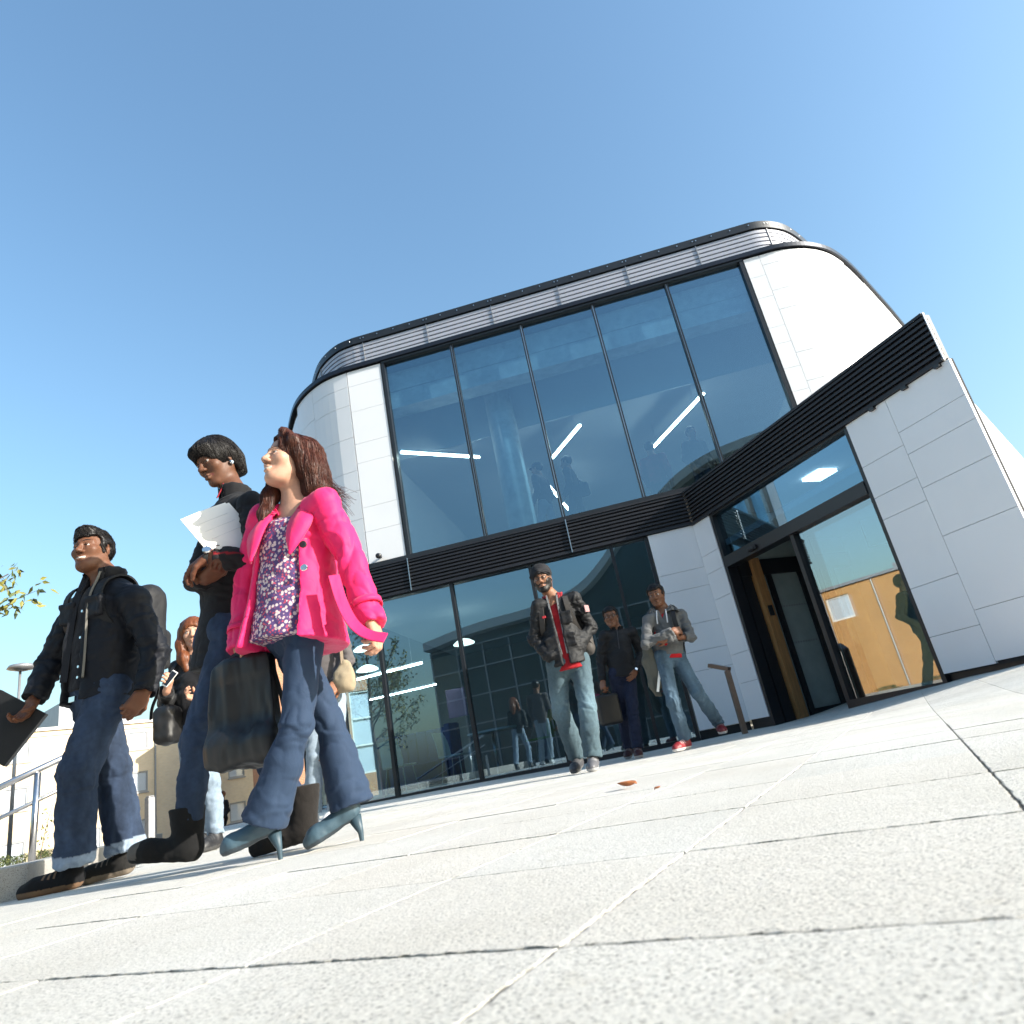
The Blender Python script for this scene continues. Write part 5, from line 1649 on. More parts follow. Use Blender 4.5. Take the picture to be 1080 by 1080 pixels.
# ---- woman in the pink coat
PINKC = (.76, .016, .125); TROU = (.022, .041, .080)
pk = Person(dict(head=(-.894, 2.600, 1.520), neck=(-.878, 2.625, 1.318), sL=(-.735, 2.530, 1.268), sR=(-1.052, 2.690, 1.322), eL=(-.645, 2.520, .985), wL=(-.592, 2.470, .752), hL=(-.572, 2.452, .690),
                 eR=(-1.150, 2.735, 1.063), wR=(-1.162, 2.670, .800), hR=(-1.140, 2.650, .728), hipL=(-.860, 2.555, .800), hipR=(-.985, 2.650, .815), kL=(-.905, 2.500, .425), aL=(-1.035, 2.530, .168), tL=(-1.173, 2.515, .040),
                 kR=(-.835, 2.655, .430), aR=(-.790, 2.665, .165), tR=(-.905, 2.630, .0)), -164,
            'woman in a bright pink coat over a floral blouse, smiling, walking in blue flared trousers', girth=1.06, h=.0062)
pk.body(SKIN_L, unit(A(math.sin(R(-143)), math.cos(R(-143)), .15)), (.10, .05, 1), dict(L=((-.9, .2, 0), .75), R=((.6, -.6, 0), .95)), hkw=dict(smile=.75, female=True, full=.8, brow=(.05, .022, .014), lip=(.42, .10, .09)), neck_r=.053)
pk.trousers('trousers', M['twill'], TROU, th=.074, kn=.054, hem=.084, seat=.094, waist=.110, top=.05, hemcut=.045, amp=.0045, seed=21)
pk.shirt('blouse', M['floral'], (1, 1, 1), hem=-.065, chest=.136, waist=.136, hemw=.172, depth=.86, bust=.052, amp=.004, top=.05, vcut=(-.055, .80, .60))
def pk_cut(V):
    # skirt of the coat swings out to the back and the sides
    J = pk.J; hm = pk.hip + pk.u * -.02
pk.jacket('coat', M['wool'], PINKC, hem=-.085, chest=.154, waist=.148, hemw=.218, sh=.058, ua=.061, fa=.053, cuff=.057, depth=.90, openw=(.070, .125, .0), amp=.0065, seed=31, cuffcut=.035, fz=10)
pk.collar('coat_collar', M['wool'], PINKC, r=.072, h=.055, z=-.045, gap=.62, lean=.35, flap=.085, th=.008, seed=3)
def pk_lapel(sgn, pts):
    n = pk.J['neck']
    P = [n + pk.l * sgn * a + pk.f * b + pk.u * c for a, b, c in pts]
    return P
for sgn in (1, -1):
    base = [n_ for n_ in ((.060, .085, -.055), (.055, .132, -.12), (.062, .158, -.20), (.085, .158, -.27))]
    inner = pk_lapel(sgn, base); outer = pk_lapel(sgn, [(.135, .085, -.075), (.158, .112, -.135), (.130, .140, -.215), (.092, .160, -.28)])
    mb = MB()
    inn, out = smooth_path(inner, 2), smooth_path(outer, 2)
    for i in range(len(inn) - 1):
        a, b, c, d = inn[i], inn[i + 1], out[i + 1], out[i]
        m1, m2 = (a + d) / 2 + pk.f * .012, (b + c) / 2 + pk.f * .012
        mb.add([a, b, m2, m1, c, d], [(0, 1, 2, 3), (3, 2, 4, 5)])
    o = mb.build('lapel', M['wool'], pk.root, smooth=True, weld=.0008); setcol(o, np.tile(A(PINKC), (len(o.data.vertices), 1)))
    o.modifiers.new('thickness', 'SOLIDIFY').thickness = .007
for nm, pts, w in (('belt', [(-.700, 2.435, .930), (-.685, 2.425, .85), (-.662, 2.41, .775), (-.63, 2.40, .712), (-.585, 2.395, .672), (-.525, 2.385, .650)], .042),
                   ('belt', [(-1.085, 2.600, .930), (-1.055, 2.565, .872), (-1.005, 2.53, .828), (-.955, 2.51, .800), (-.910, 2.49, .785)], .038)):
    ribbon(nm, M['wool'], smooth_path(pts, 2), w, (.45, -.8, .35), .006, pk.root, PINKC)
# cuff straps
for sd in 'LR':
    e, w = pk.J['e' + sd], pk.J['w' + sd]; dn = unit(w - e); V = None
    a1 = unit(np.cross(dn, (0, 0, 1.0))); a2 = np.cross(dn, a1)
    ring = [w - dn * .055 + (a1 * math.cos(t_) + a2 * math.sin(t_)) * .062 for t_ in np.linspace(0, 6.2, 26)]
    mb = MB()
    for i in range(25):
        for j in (0,):
            a, b = ring[i], ring[i + 1]; mb.add([a - dn * .012, b - dn * .012, b + dn * .012, a + dn * .012], [(0, 1, 2, 3)])
    o = mb.build('cuff_strap', M['wool'], pk.root, smooth=True, weld=.0008); setcol(o, np.tile(A(PINKC), (len(o.data.vertices), 1))); o.modifiers.new('thickness', 'SOLIDIFY').thickness = .004
pk.shoe('L', 'heel', (.045, .085, .115), (.03, .045, .06), L=.245, heel_h=.080, shaft=.06, h=.0045)
pk.shoe('R', 'heel', (.045, .085, .115), (.03, .045, .06), L=.245, heel_h=.080, shaft=.06, h=.0045)
def pk_hair(V, W, ax, S):
    V.ell(W(0, .070, -.048), ax, S(.064, .066, .094), .010, 's')
    V.ell(W(-.012, .085, .045), ax, S(.052, .045, .045), .012, 's')
    # long falls: behind the ear on her left, blown back; in front of the shoulder on her right
    V.chain([W(.055, -.045, .05), W(.085, -.055, -.05), W(.095, -.085, -.14), W(.105, -.125, -.215)], [.055, .050, .046, .030], .04)
    V.chain([W(.02, -.09, .04), W(.03, -.115, -.06), W(.05, -.13, -.15), W(.075, -.15, -.21)], [.065, .06, .05, .03], .04)
    V.chain([W(-.060, -.03, .04), W(-.080, -.005, -.06), W(-.078, .025, -.15), W(-.065, .045, -.24), W(-.05, .06, -.29)], [.045, .036, .032, .026, .012], .03)
    V.chain([W(.04, .055, .105), W(.080, .035, .06), W(.088, .000, .0), W(.095, -.03, -.06)], [.022, .024, .022, .02], .02)
ho = pk.hair_cap(M['hair_brown'], 'long', 5, .006, extra=pk_hair, vol=.012, strands=1500)
def st(rng):
    W = pk.W; a = rng.uniform(-.06, .08)
    x0 = rng.uniform(-.05, .09)
    p = [W(x0, -.05 + rng.uniform(-.05, .06), .115 - abs(x0) * .5), W(.09 + rng.uniform(-.02, .02), -.07 + rng.uniform(-.04, .03), .0), W(.11 + rng.uniform(-.03, .03), -.11 + rng.uniform(-.05, .03), -.12 + rng.uniform(-.04, .04)), W(.12 + rng.uniform(-.03, .06), -.16 + rng.uniform(-.08, .03), -.20 + rng.uniform(-.06, .08))]
    return p
hair_strands(pk, M['hair_brown'], st, 150, 4, .0013, parent=ho)
def button(p, n, r, m, parent, name='button'):
    p, n = A(p), unit(n); mb = MB(); mb.tube([p - n * .003, p + n * .004, p + n * .0055], [r, r, r * .8], 16); mb.tube([p + n * .0056, p + n * .0058], [r * .6, r * .55], 12)
    return mb.build(name, m, parent)
for (a_, b_, c_, mm) in ((.125, .128, -.235, 'black'), (.140, .138, -.335, 'chrome')):
    button(pk.J['neck'] + pk.l * a_ + pk.f * b_ + pk.u * c_, pk.f + pk.l * .3, .014, M[mm], pk.root)
# an earring
mb = MB(); mb.tube([pk.W(.079, -.006, -.036), pk.W(.083, -.004, -.036)], [.006, .0045], 10); mb.build('earring', M['chrome'], pk.root)

# ---- woman in black with papers
BLK = (.011, .011, .013); JEAN = (.021, .034, .062)
bw = Person(dict(head=(-1.340, 2.900, 1.750), neck=(-1.268, 2.920, 1.555), sL=(-1.150, 2.810, 1.455), sR=(-1.385, 3.000, 1.505), eL=(-1.105, 2.720, 1.150), wL=(-1.275, 2.665, 1.190), hL=(-1.352, 2.690, 1.165),
                 eR=(-1.470, 2.930, 1.190), wR=(-1.335, 2.745, 1.125), hR=(-1.275, 2.70, 1.135), hipL=(-1.290, 2.845, .880), hipR=(-1.420, 2.960, .890), kL=(-1.440, 2.840, .485), aL=(-1.497, 2.860, .115), tL=(-1.730, 2.835, .075),
                 kR=(-1.262, 2.975, .470), aR=(-1.050, 2.920, .110), tR=(-1.20, 2.905, .0)), -140,
            'tall woman in a black jacket and jeans looking down, clutching white papers', girth=.93, h=.0065)
bw.body(SKIN_DD, unit(A(math.sin(R(-150)), math.cos(R(-150)), -.42)), (-.1, -.02, 1), dict(L=((.35, .2, -.9), .55), R=((.2, .1, .95), .75)), hkw=dict(smile=.12, female=True, gaze=(0, -.6), lip=(.10, .028, .026)), neck_r=.050)
def jeanfade(J, cl, cl2, light=2.0, amt=1.0):
    def f(P, b):
        for sd in 'LR':
            d = seg_dist(P, J['hip' + sd] * .75 + J['k' + sd] * .25 , J['k' + sd] * .6 + J['a' + sd] * .4)
            w = np.clip(fbm(P * A(16, 16, 5), 3, 3) * 1.6 - .45, 0, 1) * amt
            b = b * (1 + (light - 1) * (w * .55)[:, None])
        b *= (1 + .35 * (fbm(P * A(60, 60, 22), 6, 2) - .5))[:, None]
        return b
    return f
bw.trousers('jeans', M['denim'], JEAN, th=.082, kn=.062, hem=.050, seat=.104, waist=.108, top=.1, hemcut=-.07, amp=.006, seed=41, ccol=jeanfade(bw.J, 0, 0, 1.7))
def piping(P, b):
    q = (P - bw.J['neck']); zu = q @ bw.u
    b[np.abs(zu + .375 - .02 * (q @ bw.l)) < .004] = A(.22, .01, .015)
    return b
bw.jacket('jacket', M['twill'], BLK, hem=-.13, chest=.150, waist=.120, hemw=.150, sh=.056, ua=.055, fa=.050, cuff=.050, depth=.74, amp=.006, seed=43, ccol=piping, cuffcut=-.012)
bw.collar('jacket_collar', M['twill'], BLK, r=.062, h=.075, z=-.025, gap=.10, lean=.18, th=.007, seed=7)
n_ = bw.J['neck']
ribbon('collar_piping', M['twill'], [n_ + bw.f * .070 + bw.l * .012 + bw.u * .05, n_ + bw.f * .076 + bw.l * .014 + bw.u * .02, n_ + bw.f * .092 + bw.l * .014 - bw.u * .03], .008, bw.f, .004, bw.root, (.25, .01, .02))
bw.shoe('L', 'boot', (.010, .010, .010), (.012, .012, .012), L=.285, shaft=.12, m=M['suede'], up2=(.10, .09, .08), h=.005)
bw.shoe('R', 'boot', (.016, .014, .013), (.012, .012, .012), L=.275, shaft=.12, m=M['suede'], h=.005)
def bob(V, W, ax, S):
    V.ell(W(0, .090, -.062), ax, S(.080, .078, .098), .006, 's')
    V.chain([W(.0, -.085, -.005), W(0, -.085, -.07)], [.062, .045], .03)
    V.chain([W(.062, -.05, .0), W(.066, -.055, -.06)], [.036, .020], .02); V.chain([W(-.062, -.05, .0), W(-.066, -.045, -.07)], [.036, .022], .02)
    V.ell(W(0, .062, .066), ax, S(.066, .050, .036), .02)
    V.cut(W(0, 0, -.085), -ax[2])
bw.hair_cap(M['hair_black'], 'bob', 8, .003, extra=bob, vol=.015, strands=1300)
mb = MB(); c = bw.W(.082, -.004, -.042); mb.tube([c - bw.hfr[0] * .003, c + bw.hfr[0] * .002, c + bw.hfr[0] * .007], [.010, .012, .007], 14); mb.build('earring', M['chrome'], bw.root)
# wrist watch
def watch(p, sd, m_strap, face_dir, r=.033):
    e, w = p.J['e' + sd], p.J['w' + sd]; dn = unit(w - e); fd = A(face_dir); fd = unit(fd - dn * (fd @ dn)); a2 = np.cross(dn, fd)
    c = w + dn * .012; mb = MB()
    N = 24
    for i in range(N):
        t0, t1 = 2 * math.pi * i / N, 2 * math.pi * (i + 1) / N
        q = [c + (fd * math.cos(t) + a2 * math.sin(t)) * rr + dn * o for t in (t0, t1) for rr in (r, r + .004) for o in (-.009, .009)]
        mb.hexa([q[0], q[1], q[5], q[4], q[2], q[3], q[7], q[6]])
    s = mb.build('watch', m_strap, p.root)
    mb = MB(); k = c + fd * (r + .004); mb.tube([k, k + fd * .006, k + fd * .009], [.018, .0185, .015], 20); mb.tube([k + fd * .0091, k + fd * .0095], [.013, .013], 18)
    mb.build('watch_case', M['chrome'], s)
watch(bw, 'L', M['rubber'], (.1, -.9, .45), .030)
# papers held against the chest
e = empty('paper_stack', (-1.255, 2.69, 1.33), 'thick stack of white ruled papers clutched against the black jacket', 'papers')
def paper_sheet(mb, c0, ux, uy, n, w, h, th, bend=.012, seed=0):
    N = 8
    for i in range(N):
        for j in range(1):
            x0, x1 = i / N, (i + 1) / N
            f = lambda x: n * (bend * math.sin(x * 3.0 + seed))
            a = [c0 + ux * w * x0 + f(x0), c0 + ux * w * x1 + f(x1), c0 + ux * w * x1 + uy * h + f(x1), c0 + ux * w * x0 + uy * h + f(x0)]
            mb.hexa([*a, *[q + n * th for q in a]])
p1, p2, p3, p4 = A(-1.372, 2.63, 1.364), A(-1.230, 2.765, 1.468), A(-1.130, 2.755, 1.262), A(-1.285, 2.625, 1.19)
ux = unit(p2 - p1); uy0 = unit(p4 - p1); nn = unit(np.cross(uy0, ux)); uy = unit(np.cross(ux, nn)); uy = uy if uy @ uy0 > 0 else -uy
nn = nn if nn[1] < 0 else -nn
rngp = random.Random(2)
for k in range(5):
    mb = MB(); o_ = nn * (-.004 - .0045 * k) + ux * rngp.uniform(-.006, .006) + uy * rngp.uniform(-.008, .004)
    paper_sheet(mb, p1 + o_, ux, uy, nn, .213, .235, .0035, .006, .3)
    mb.build('sheets', M['paper'], e)
mb = MB(); M['ruled'] = mat('ruled_line', (.62, .62, .62), .8)
for k in range(3):
    mb.obox(p1 + ux * .11 + uy * (.055 + .045 * k) + nn * (-.0002 + .006 * math.sin(1.85)), (ux, uy, nn), (.07, .0006, .0006))
mb.build('ruled_lines', M['ruled'], e)

# ---- black handbag in the pink coat woman's right hand
e = empty('handbag', (-1.14, 2.63, .36), 'large black handbag hanging from the pink coat woman\'s right hand', 'handbag')
bx, by = unit(A(.96, -.17, 0)), unit(A(.17, .96, 0))
V = Vol((-1.36, 2.45, .30), (-.92, 2.83, .80), .006)
c = A(-1.140, 2.635, .535)
V.box(c, (bx, by, UP), (.126, .036, .190), .012, 0)
V.cap(c - bx * .09 - UP * .13, c + bx * .09 - UP * .13, .058, .058, .06)
V.chain([c - bx * .128 + UP * .17 - by * .03, c - bx * .134 - UP * .18 - by * .04], [.006, .006], .012); V.chain([c + bx * .128 + UP * .17 - by * .03, c + bx * .134 - UP * .18 - by * .04], [.006, .006], .012)
V.box(c - UP * .15, (bx, by, UP), (.142, .070, .05), .03, .05)
V.box(c + UP * .155, (bx, by, UP), (.118, .030, .04), .02, .03)
def bagfold(P): return .020 * (fbm(P * A(15, 15, 4), 8, 3) - .5) * 2 - .010 * np.clip((P[:, 2] - .62) / .1, 0, 1) * (1 - np.abs(np.sin(P[:, 0] * 22)))
V.mesh('body', M['leather'], e, bagfold, lambda P: np.tile(A(.009, .009, .010), (len(P), 1)))
for dy in (-.03, .03):
    ribbon('strap', M['leather'], smooth_path([c + bx * -.085 + by * dy + UP * .15, A(-1.185, 2.632 + dy * .6, .735), A(-1.150, 2.63 + dy * .3, .752), A(-1.105, 2.63 + dy * .6, .735), c + bx * .085 + by * dy + UP * .15], 2), .020, by, .006, e, (.012, .012, .012))
ribbon('strap', M['leather'], smooth_path([c + bx * .12 + UP * .14, c + bx * .165 - UP * .05, c + bx * .15 - UP * .19, c + bx * .10 - UP * .215], 2), .016, by, .005, e, (.012, .012, .012))
for sgn in (-1, 1):
    mb = MB(); p = c + bx * .086 * sgn - by * .036 + UP * .14; mb.tube([p, p - by * .004], .0055, 12); mb.build('rivet', M['chrome'], e)

# ---- man on the left with the binder
NAVY = (.0075, .0085, .0125)
mn = Person(dict(head=(-2.200, 3.290, 1.585), neck=(-2.146, 3.325, 1.425), sL=(-1.945, 3.240, 1.262), sR=(-2.345, 3.410, 1.320), eL=(-1.850, 3.260, .985), wL=(-1.872, 3.200, .782), hL=(-1.900, 3.175, .735),
                 eR=(-2.475, 3.400, 1.070), wR=(-2.488, 3.310, .878), hR=(-2.510, 3.280, .812), hipL=(-2.085, 3.275, .845), hipR=(-2.245, 3.365, .875), kL=(-2.175, 3.195, .475), aL=(-2.215, 3.250, .085), tL=(-2.40, 3.235, .0),
                 kR=(-2.135, 3.395, .480), aR=(-2.085, 3.420, .095), tR=(-2.29, 3.40, .0)), -160,
            'smiling man in a dark jacket and baggy turned up jeans, carrying a black binder', girth=1.10, h=.0068)
mn.body(SKIN_D, unit(A(math.sin(R(-177)), math.cos(R(-177)), .07)), (-.06, 0, 1), dict(L=((-.7, .5, 0), .8), R=((-.2, -.9, 0), .6)), hkw=dict(smile=1.0, full=.7, gaze=(-.3, .2)), neck_r=.060)
def cuffs(P, b):
    for sd in 'LR':
        dn = unit(mn.J['a' + sd] - mn.J['k' + sd]); z = (P - mn.J['a' + sd]) @ dn
        near = np.linalg.norm(P - mn.J['a' + sd], axis=1) < .14
        b[near & (z > -.062)] = A(.26, .32, .40)
    return b
fd = jeanfade(mn.J, 0, 0, 2.0)
mn.trousers('jeans', M['denim'], (.019, .030, .054), th=.090, kn=.080, hem=.084, seat=.102, waist=.112, top=.05, hemcut=-.012, amp=.0075, seed=51, ccol=lambda P, b: cuffs(P, fd(P, b)))
mn.shirt('jumper', M['fleece'], (.010, .010, .013), hem=-.0, chest=.140, waist=.140, hemw=.142, depth=.76)
def pock(V):
    for a, zz, w in ((.095, -.20, .052), (-.095, -.20, .052)):
        c = mn.J['neck'] + mn.l * a + mn.u * (zz + .02) + mn.f * .120
        V.box(c, (mn.l, mn.f, mn.u), (w, .020, .050), .012, .006)
        V.box(c + mn.u * .045 + mn.f * .006, (mn.l, mn.f, mn.u), (w + .005, .020, .016), .008, .002)
def quilt(P, b):
    return b
mn.jacket('jacket', M['nylon'], NAVY, hem=-.055, chest=.164, waist=.162, hemw=.176, sh=.068, ua=.070, fa=.063, cuff=.056, depth=.76, openw=(.030, .062, -.02), amp=.0075, seed=53, cuffcut=-.0, extra=pock, fz=20)
mn.collar('jacket_collar', M['nylon'], NAVY, r=.078, h=.085, z=-.035, gap=.55, lean=.30, th=.012, seed=9)
T_ = np.linalg.norm(mn.J['neck'] - mn.hip)
for sgn, cc in ((1, (.16, .15, .13)), (-1, (.012, .013, .017))):
    pts = [mn.J['neck'] + mn.l * sgn * a + mn.f * (b * .93) + mn.u * c for a, b, c in ((.052, .072, .035), (.050, .098, -.04), (.048, .128, -.11), (.052, .140, -.20), (.058, .142, -.30), (.064, .145, -.42), (.066, .150, -.52))]
    ribbon('zip_facing', M['nylon'], smooth_path(pts, 2), .032, [unit(mn.f * .8 - mn.l * sgn * .6)] * len(smooth_path(pts, 2)), .010, mn.root, cc)
mb = MB()
for c in (-.20, -.33, -.47, -.52):
    q = mn.J['neck'] + mn.l * .062 + mn.f * .158 + mn.u * c; mb.tube([q, q + mn.f * .006], .0065, 10)
mb.build('snap_buttons', M['chrome'], mn.root)
mn.shoe('L', 'sneaker', (.010, .010, .011), (.20, .12, .07), L=.295, m=M['suede'], h=.005)
mn.shoe('R', 'sneaker', (.020, .019, .018), (.22, .18, .14), L=.285, m=M['suede'], h=.005)
def quiff(V, W, ax, S):
    V.ell(W(0, .045, .098), ax, S(.052, .048, .030), .025)
    for s in (-1, 1): V.cap(W(s * .071, .012, .03), W(s * .070, .014, -.022), .012, .008, .012)
mn.hair_cap(M['hair_black'], 'short', 11, .005, extra=quiff, strands=1500)
mb = MB(); q = mn.hip + mn.f * .135 + mn.u * .03; mb.obox(q - mn.u * .075, (mn.l, mn.u, mn.f), (.020, .012, .005)); mb.build('belt_buckle', M['chrome'], mn.root)
# binder in his right hand
e = empty('binder', (-2.53, 3.29, .55), 'black binder of white pages held low in the left man\'s hand', 'binder')
b1, b2, b3, b4 = A(-2.625, 3.262, .950), A(-2.435, 3.33, .800), A(-2.447, 3.33, .555), A(-2.625, 3.262, .700)
ux = unit(b2 - b1); uyv = unit(b4 - b1); nn = unit(np.cross(ux, uyv)); nn = nn if nn[1] < 0 else -nn; uyv = unit(uyv - ux * (uyv @ ux))
w_, h_ = np.linalg.norm(b2 - b1), .27
cc = b1 + ux * w_ / 2 + uyv * h_ / 2
M['binder'] = mat('binder_cover', (.012, .012, .013), .38, 0, .1, 20, .1, 200)
mb = MB(); mb.obox(cc + nn * .018, (ux, uyv, nn), (w_ / 2, h_ / 2, .002)); mb.build('cover', M['binder'], e, bevel=.001)
mb = MB(); mb.obox(cc - nn * .018, (ux, uyv, nn), (w_ / 2, h_ / 2, .002)); mb.build('cover', M['binder'], e, bevel=.001)
mb = MB(); mb.obox(cc + ux * (w_ / 2 + .001), (ux, uyv, nn), (.0022, h_ / 2, .0195)); mb.build('spine', M['binder'], e, bevel=.001)
for k in range(6):
    mb = MB(); mb.obox(cc + nn * (.0125 - .005 * k) - ux * (.030 + .002 * (k % 3)) + uyv * .002 * (k % 2), (ux, uyv, nn), (w_ / 2 - .004, h_ / 2 - .006, .0021)); mb.build('pages', M['paper'], e)
# backpack on his back
def backpack(p, label, col, size, cz=-.20, back=.20, w=.15, strap=True, sx=0.0, colf=None, m='nylon'):
    bl = p.J['neck'] + p.u * cz - p.f * back + p.l * sx
    e = empty('backpack', tuple(bl - p.u * size), label, 'backpack')
    ax = (p.l, p.f, p.u)
    V = Vol(bl - .42, bl + .42, max(.007, p.h))
    V.box(bl, ax, (w, .085, size), .06, 0)
    V.box(bl - p.f * .085 - p.u * size * .35, ax, (w * .78, .045, size * .45), .035, .02)
    V.cap(bl + p.u * size * .85 + p.l * w * .5, bl + p.u * size * .85 - p.l * w * .5, .05, .05, .06)
    V.mesh('body', M[m], e, lambda P: .007 * (fbm(P * 14, 5, 3) - .5) * 2, colf or (lambda P: np.tile(A(col), (len(P), 1))))
    if strap:
        for sgn in (1, -1):
            n = p.J['neck']; s_ = p.J['sL'] if sgn > 0 else p.J['sR']
            k = p.g
            pts = [bl + p.l * sgn * w * .55 + p.u * size * .85 + p.f * .07, n + p.l * sgn * .100 + p.u * .004 - p.f * .06, n + p.l * sgn * .106 + p.u * .0 + p.f * .03, n + p.l * sgn * .112 - p.u * .06 + p.f * .105 * k, n + p.l * sgn * .118 - p.u * .16 + p.f * .118 * k, n + p.l * sgn * .140 - p.u * .26 + p.f * .085 * k, n + p.l * sgn * .155 - p.u * .33 + p.f * .0, bl + p.l * sgn * w * .8 - p.u * size * .7 + p.f * .05]
            pts = smooth_path(pts, 2)
            nor = []
            for q in pts:
                r_ = q - (n - p.u * .16 - p.f * .02 + p.l * sgn * .09); nor.append(unit(r_ + p.f * .02))
            ribbon('strap', M['nylon'], pts, .045, nor, .010, e, tuple(x * .8 for x in col))
    return e, bl
e, bl = backpack(mn, 'dark grey backpack worn by the left man with the binder', (.018, .018, .020), .24, -.27, .195, .15)
ribbon('loose_strap', M['nylon'], smooth_path([bl + mn.l * .16 - mn.u * .24, bl + mn.l * .17 - mn.u * .33, bl + mn.l * .15 + mn.f * .02 - mn.u * .40, bl + mn.l * .16 + mn.f * .03 - mn.u * .46], 2), .02, mn.f, .004, e, (.008, .008, .009))
# ------------------------------------------------------------------ the three men by the door
GR = 'men walking out of the entrance'
tb = Person(dict(head=(.145, 5.830, 1.585), neck=(.205, 5.860, 1.410), sL=(.385, 5.845, 1.385), sR=(.062, 5.805, 1.370), eL=(.478, 5.930, 1.120), wL=(.330, 5.800, .960), hL=(.29, 5.80, .900),
                 eR=(-.025, 5.850, 1.105), wR=(.075, 5.770, .935), hR=(.10, 5.78, .880), hipL=(.311, 5.850, .843), hipR=(.126, 5.830, .852), kL=(.292, 5.760, .450), aL=(.247, 5.750, .085), tL=(.225, 5.600, -.012),
                 kR=(.075, 5.930, .490), aR=(.141, 6.050, .105), tR=(.10, 5.900, -.012)), -172, 'bearded man in a black turban and black jacket over a red top, hands in pockets', h=.0075, hf=.005, gz=-.012)
tb.body((.27, .135, .078), unit(A(math.sin(R(-168)), math.cos(R(-168)), .03)), (-.10, 0, 1), None, hkw=dict(smile=.28, beard=(.012, .010, .009), gaze=(-.2, 0)))
def paleknee(P, b):
    for sd in 'LR':
        d = np.linalg.norm(P - tb.J['k' + sd] - A(0, -.05, .05), axis=1); b = b * (1 + .9 * np.exp(-(d / .13) ** 2))[:, None]
    return b * (1 + .3 * (fbm(P * A(40, 40, 12), 6, 3) - .5))[:, None]
tb.trousers('jeans', M['denim'], (.062, .098, .118), th=.092, kn=.074, hem=.078, seat=.108, waist=.128, top=.05, hemcut=.0, amp=.0065, seed=61, ccol=paleknee)
tb.shirt('red_shirt', M['fleece'], (.30, .012, .018), hem=-.065, chest=.130, waist=.132, hemw=.152, depth=.76, top=.06, amp=.0015)
def tbp(V):
    for a, zz in ((.085, -.21), (.075, -.40), (-.085, -.40)):
        c = tb.J['neck'] + tb.l * a + tb.u * zz + tb.f * .122
        V.box(c, (tb.l, tb.f, tb.u), (.048, .016, .05), .012, .006); V.box(c + tb.u * .045 + tb.f * .005, (tb.l, tb.f, tb.u), (.052, .016, .014), .006, .002)
tb.jacket('jacket', M['nylon'], (.014, .0145, .016), hem=-.025, chest=.154, waist=.156, hemw=.170, sh=.052, ua=.057, fa=.054, cuff=.056, depth=.82, openw=(.032, .028, .0), amp=.008, seed=63, cuffcut=.05, extra=tbp)
tb.collar('jacket_collar', M['nylon'], (.26, .02, .03), r=.072, h=.06, z=-.02, gap=.55, lean=.32, th=.010, seed=2)
for sgn in (1, -1):
    pts = [tb.J['neck'] + tb.l * (sgn * a + .0) + tb.f * b + tb.u * c for a, b, c in ((.045, .07, .03), (.040, .098, -.05), (.036, .110, -.14), (.032, .118, -.26), (.027, .122, -.38), (.024, .124, -.50))]
    ribbon('zip_facing', M['nylon'], smooth_path(pts, 2), .014, tb.f, .008, tb.root, (.20, .20, .20))
mb = MB(); q = tb.J['neck'] - tb.l * .10 - tb.u * .16 + tb.f * .118; mb.obox(q, (tb.l, tb.u, tb.f), (.016, .010, .006)); o = mb.build('chest_badge', M['fleece'], tb.root, bevel=.003); setcol(o, np.tile(A(.4, .03, .04), (len(o.data.vertices), 1)))
q = tb.J['sL'] * .55 + tb.J['eL'] * .45; s_ = unit(tb.l * .7 + tb.f * .7)
mb = MB(); mb.obox(q + s_ * .068, (np.cross(s_, tb.u), tb.u, s_), (.024, .030, .006)); o = mb.build('sleeve_badge', M['fleece'], tb.root, bevel=.003); setcol(o, np.tile(A(.38, .22, .22), (len(o.data.vertices), 1)))
tb.shoe('L', 'sneaker', (.10, .10, .11), (.34, .34, .34), L=.29, W=.05, h=.006); tb.shoe('R', 'sneaker', (.05, .05, .055), (.12, .12, .12), L=.29, h=.006)
# turban
c = tb.J['head']; L_, F_, U_ = tb.hfr; ax = (L_, F_, U_); W = tb.W
V = Vol(c - .25, c + .25, .006)
V.ell(W(0, -.018, .062), ax, (.094, .112, .080), 0); V.ell(W(0, -.03, .105), ax, (.070, .082, .050), .04)
V.chain([W(-.075, .045, .045), W(0, .092, .060), W(.075, .045, .045)], [.022, .022, .022], .02)
V.cap(W(.02, -.115, .0), W(.03, -.125, -.045), .03, .02, .03)
V.ell(W(0, .09, -.035), ax, (.085, .075, .075), .01, 's'); V.cut(W(0, 0, .002), -U_ - F_ * .3, None, None, .01)
def tw(P):
    Q = (P - c) @ np.stack(ax, 1); t_ = Q[:, 2] * 1.0 + np.abs(Q[:, 0]) * .45 - Q[:, 1] * .2
    return .0035 * np.sin(t_ * 330) * (Q[:, 1] > -.06)
V.mesh('turban', M['twill'], tb.root, tw, lambda P: np.tile(A(.016, .016, .019), (len(P), 1)))
def glasses(p, m):
    W = p.W; mb = MB()
    for s in (-1, 1):
        ring = [W(s * .031 + .022 * math.cos(t_), .094 - .10 * abs(.022 * math.cos(t_) * s + .0) * .2, .001 + .014 * math.sin(t_)) for t_ in np.linspace(0, 6.2832, 19)]
        mb.tube(ring, .0022, 6, cap=False); mb.tube([W(s * .053, .090, .004), W(s * .074, .06, .006), W(s * .079, -.012, .006)], .002, 6)
    mb.tube([W(-.010, .097, .003), W(0, .101, .005), W(.010, .097, .003)], .002, 6)
    return mb.build('glasses', m, p.root, smooth=True)
glasses(tb, M['black'])
e, bl = backpack(tb, 'worn grey brown backpack on the turbaned man\'s shoulder', (.060, .054, .050), .24, -.27, .19, .15, sx=.09)

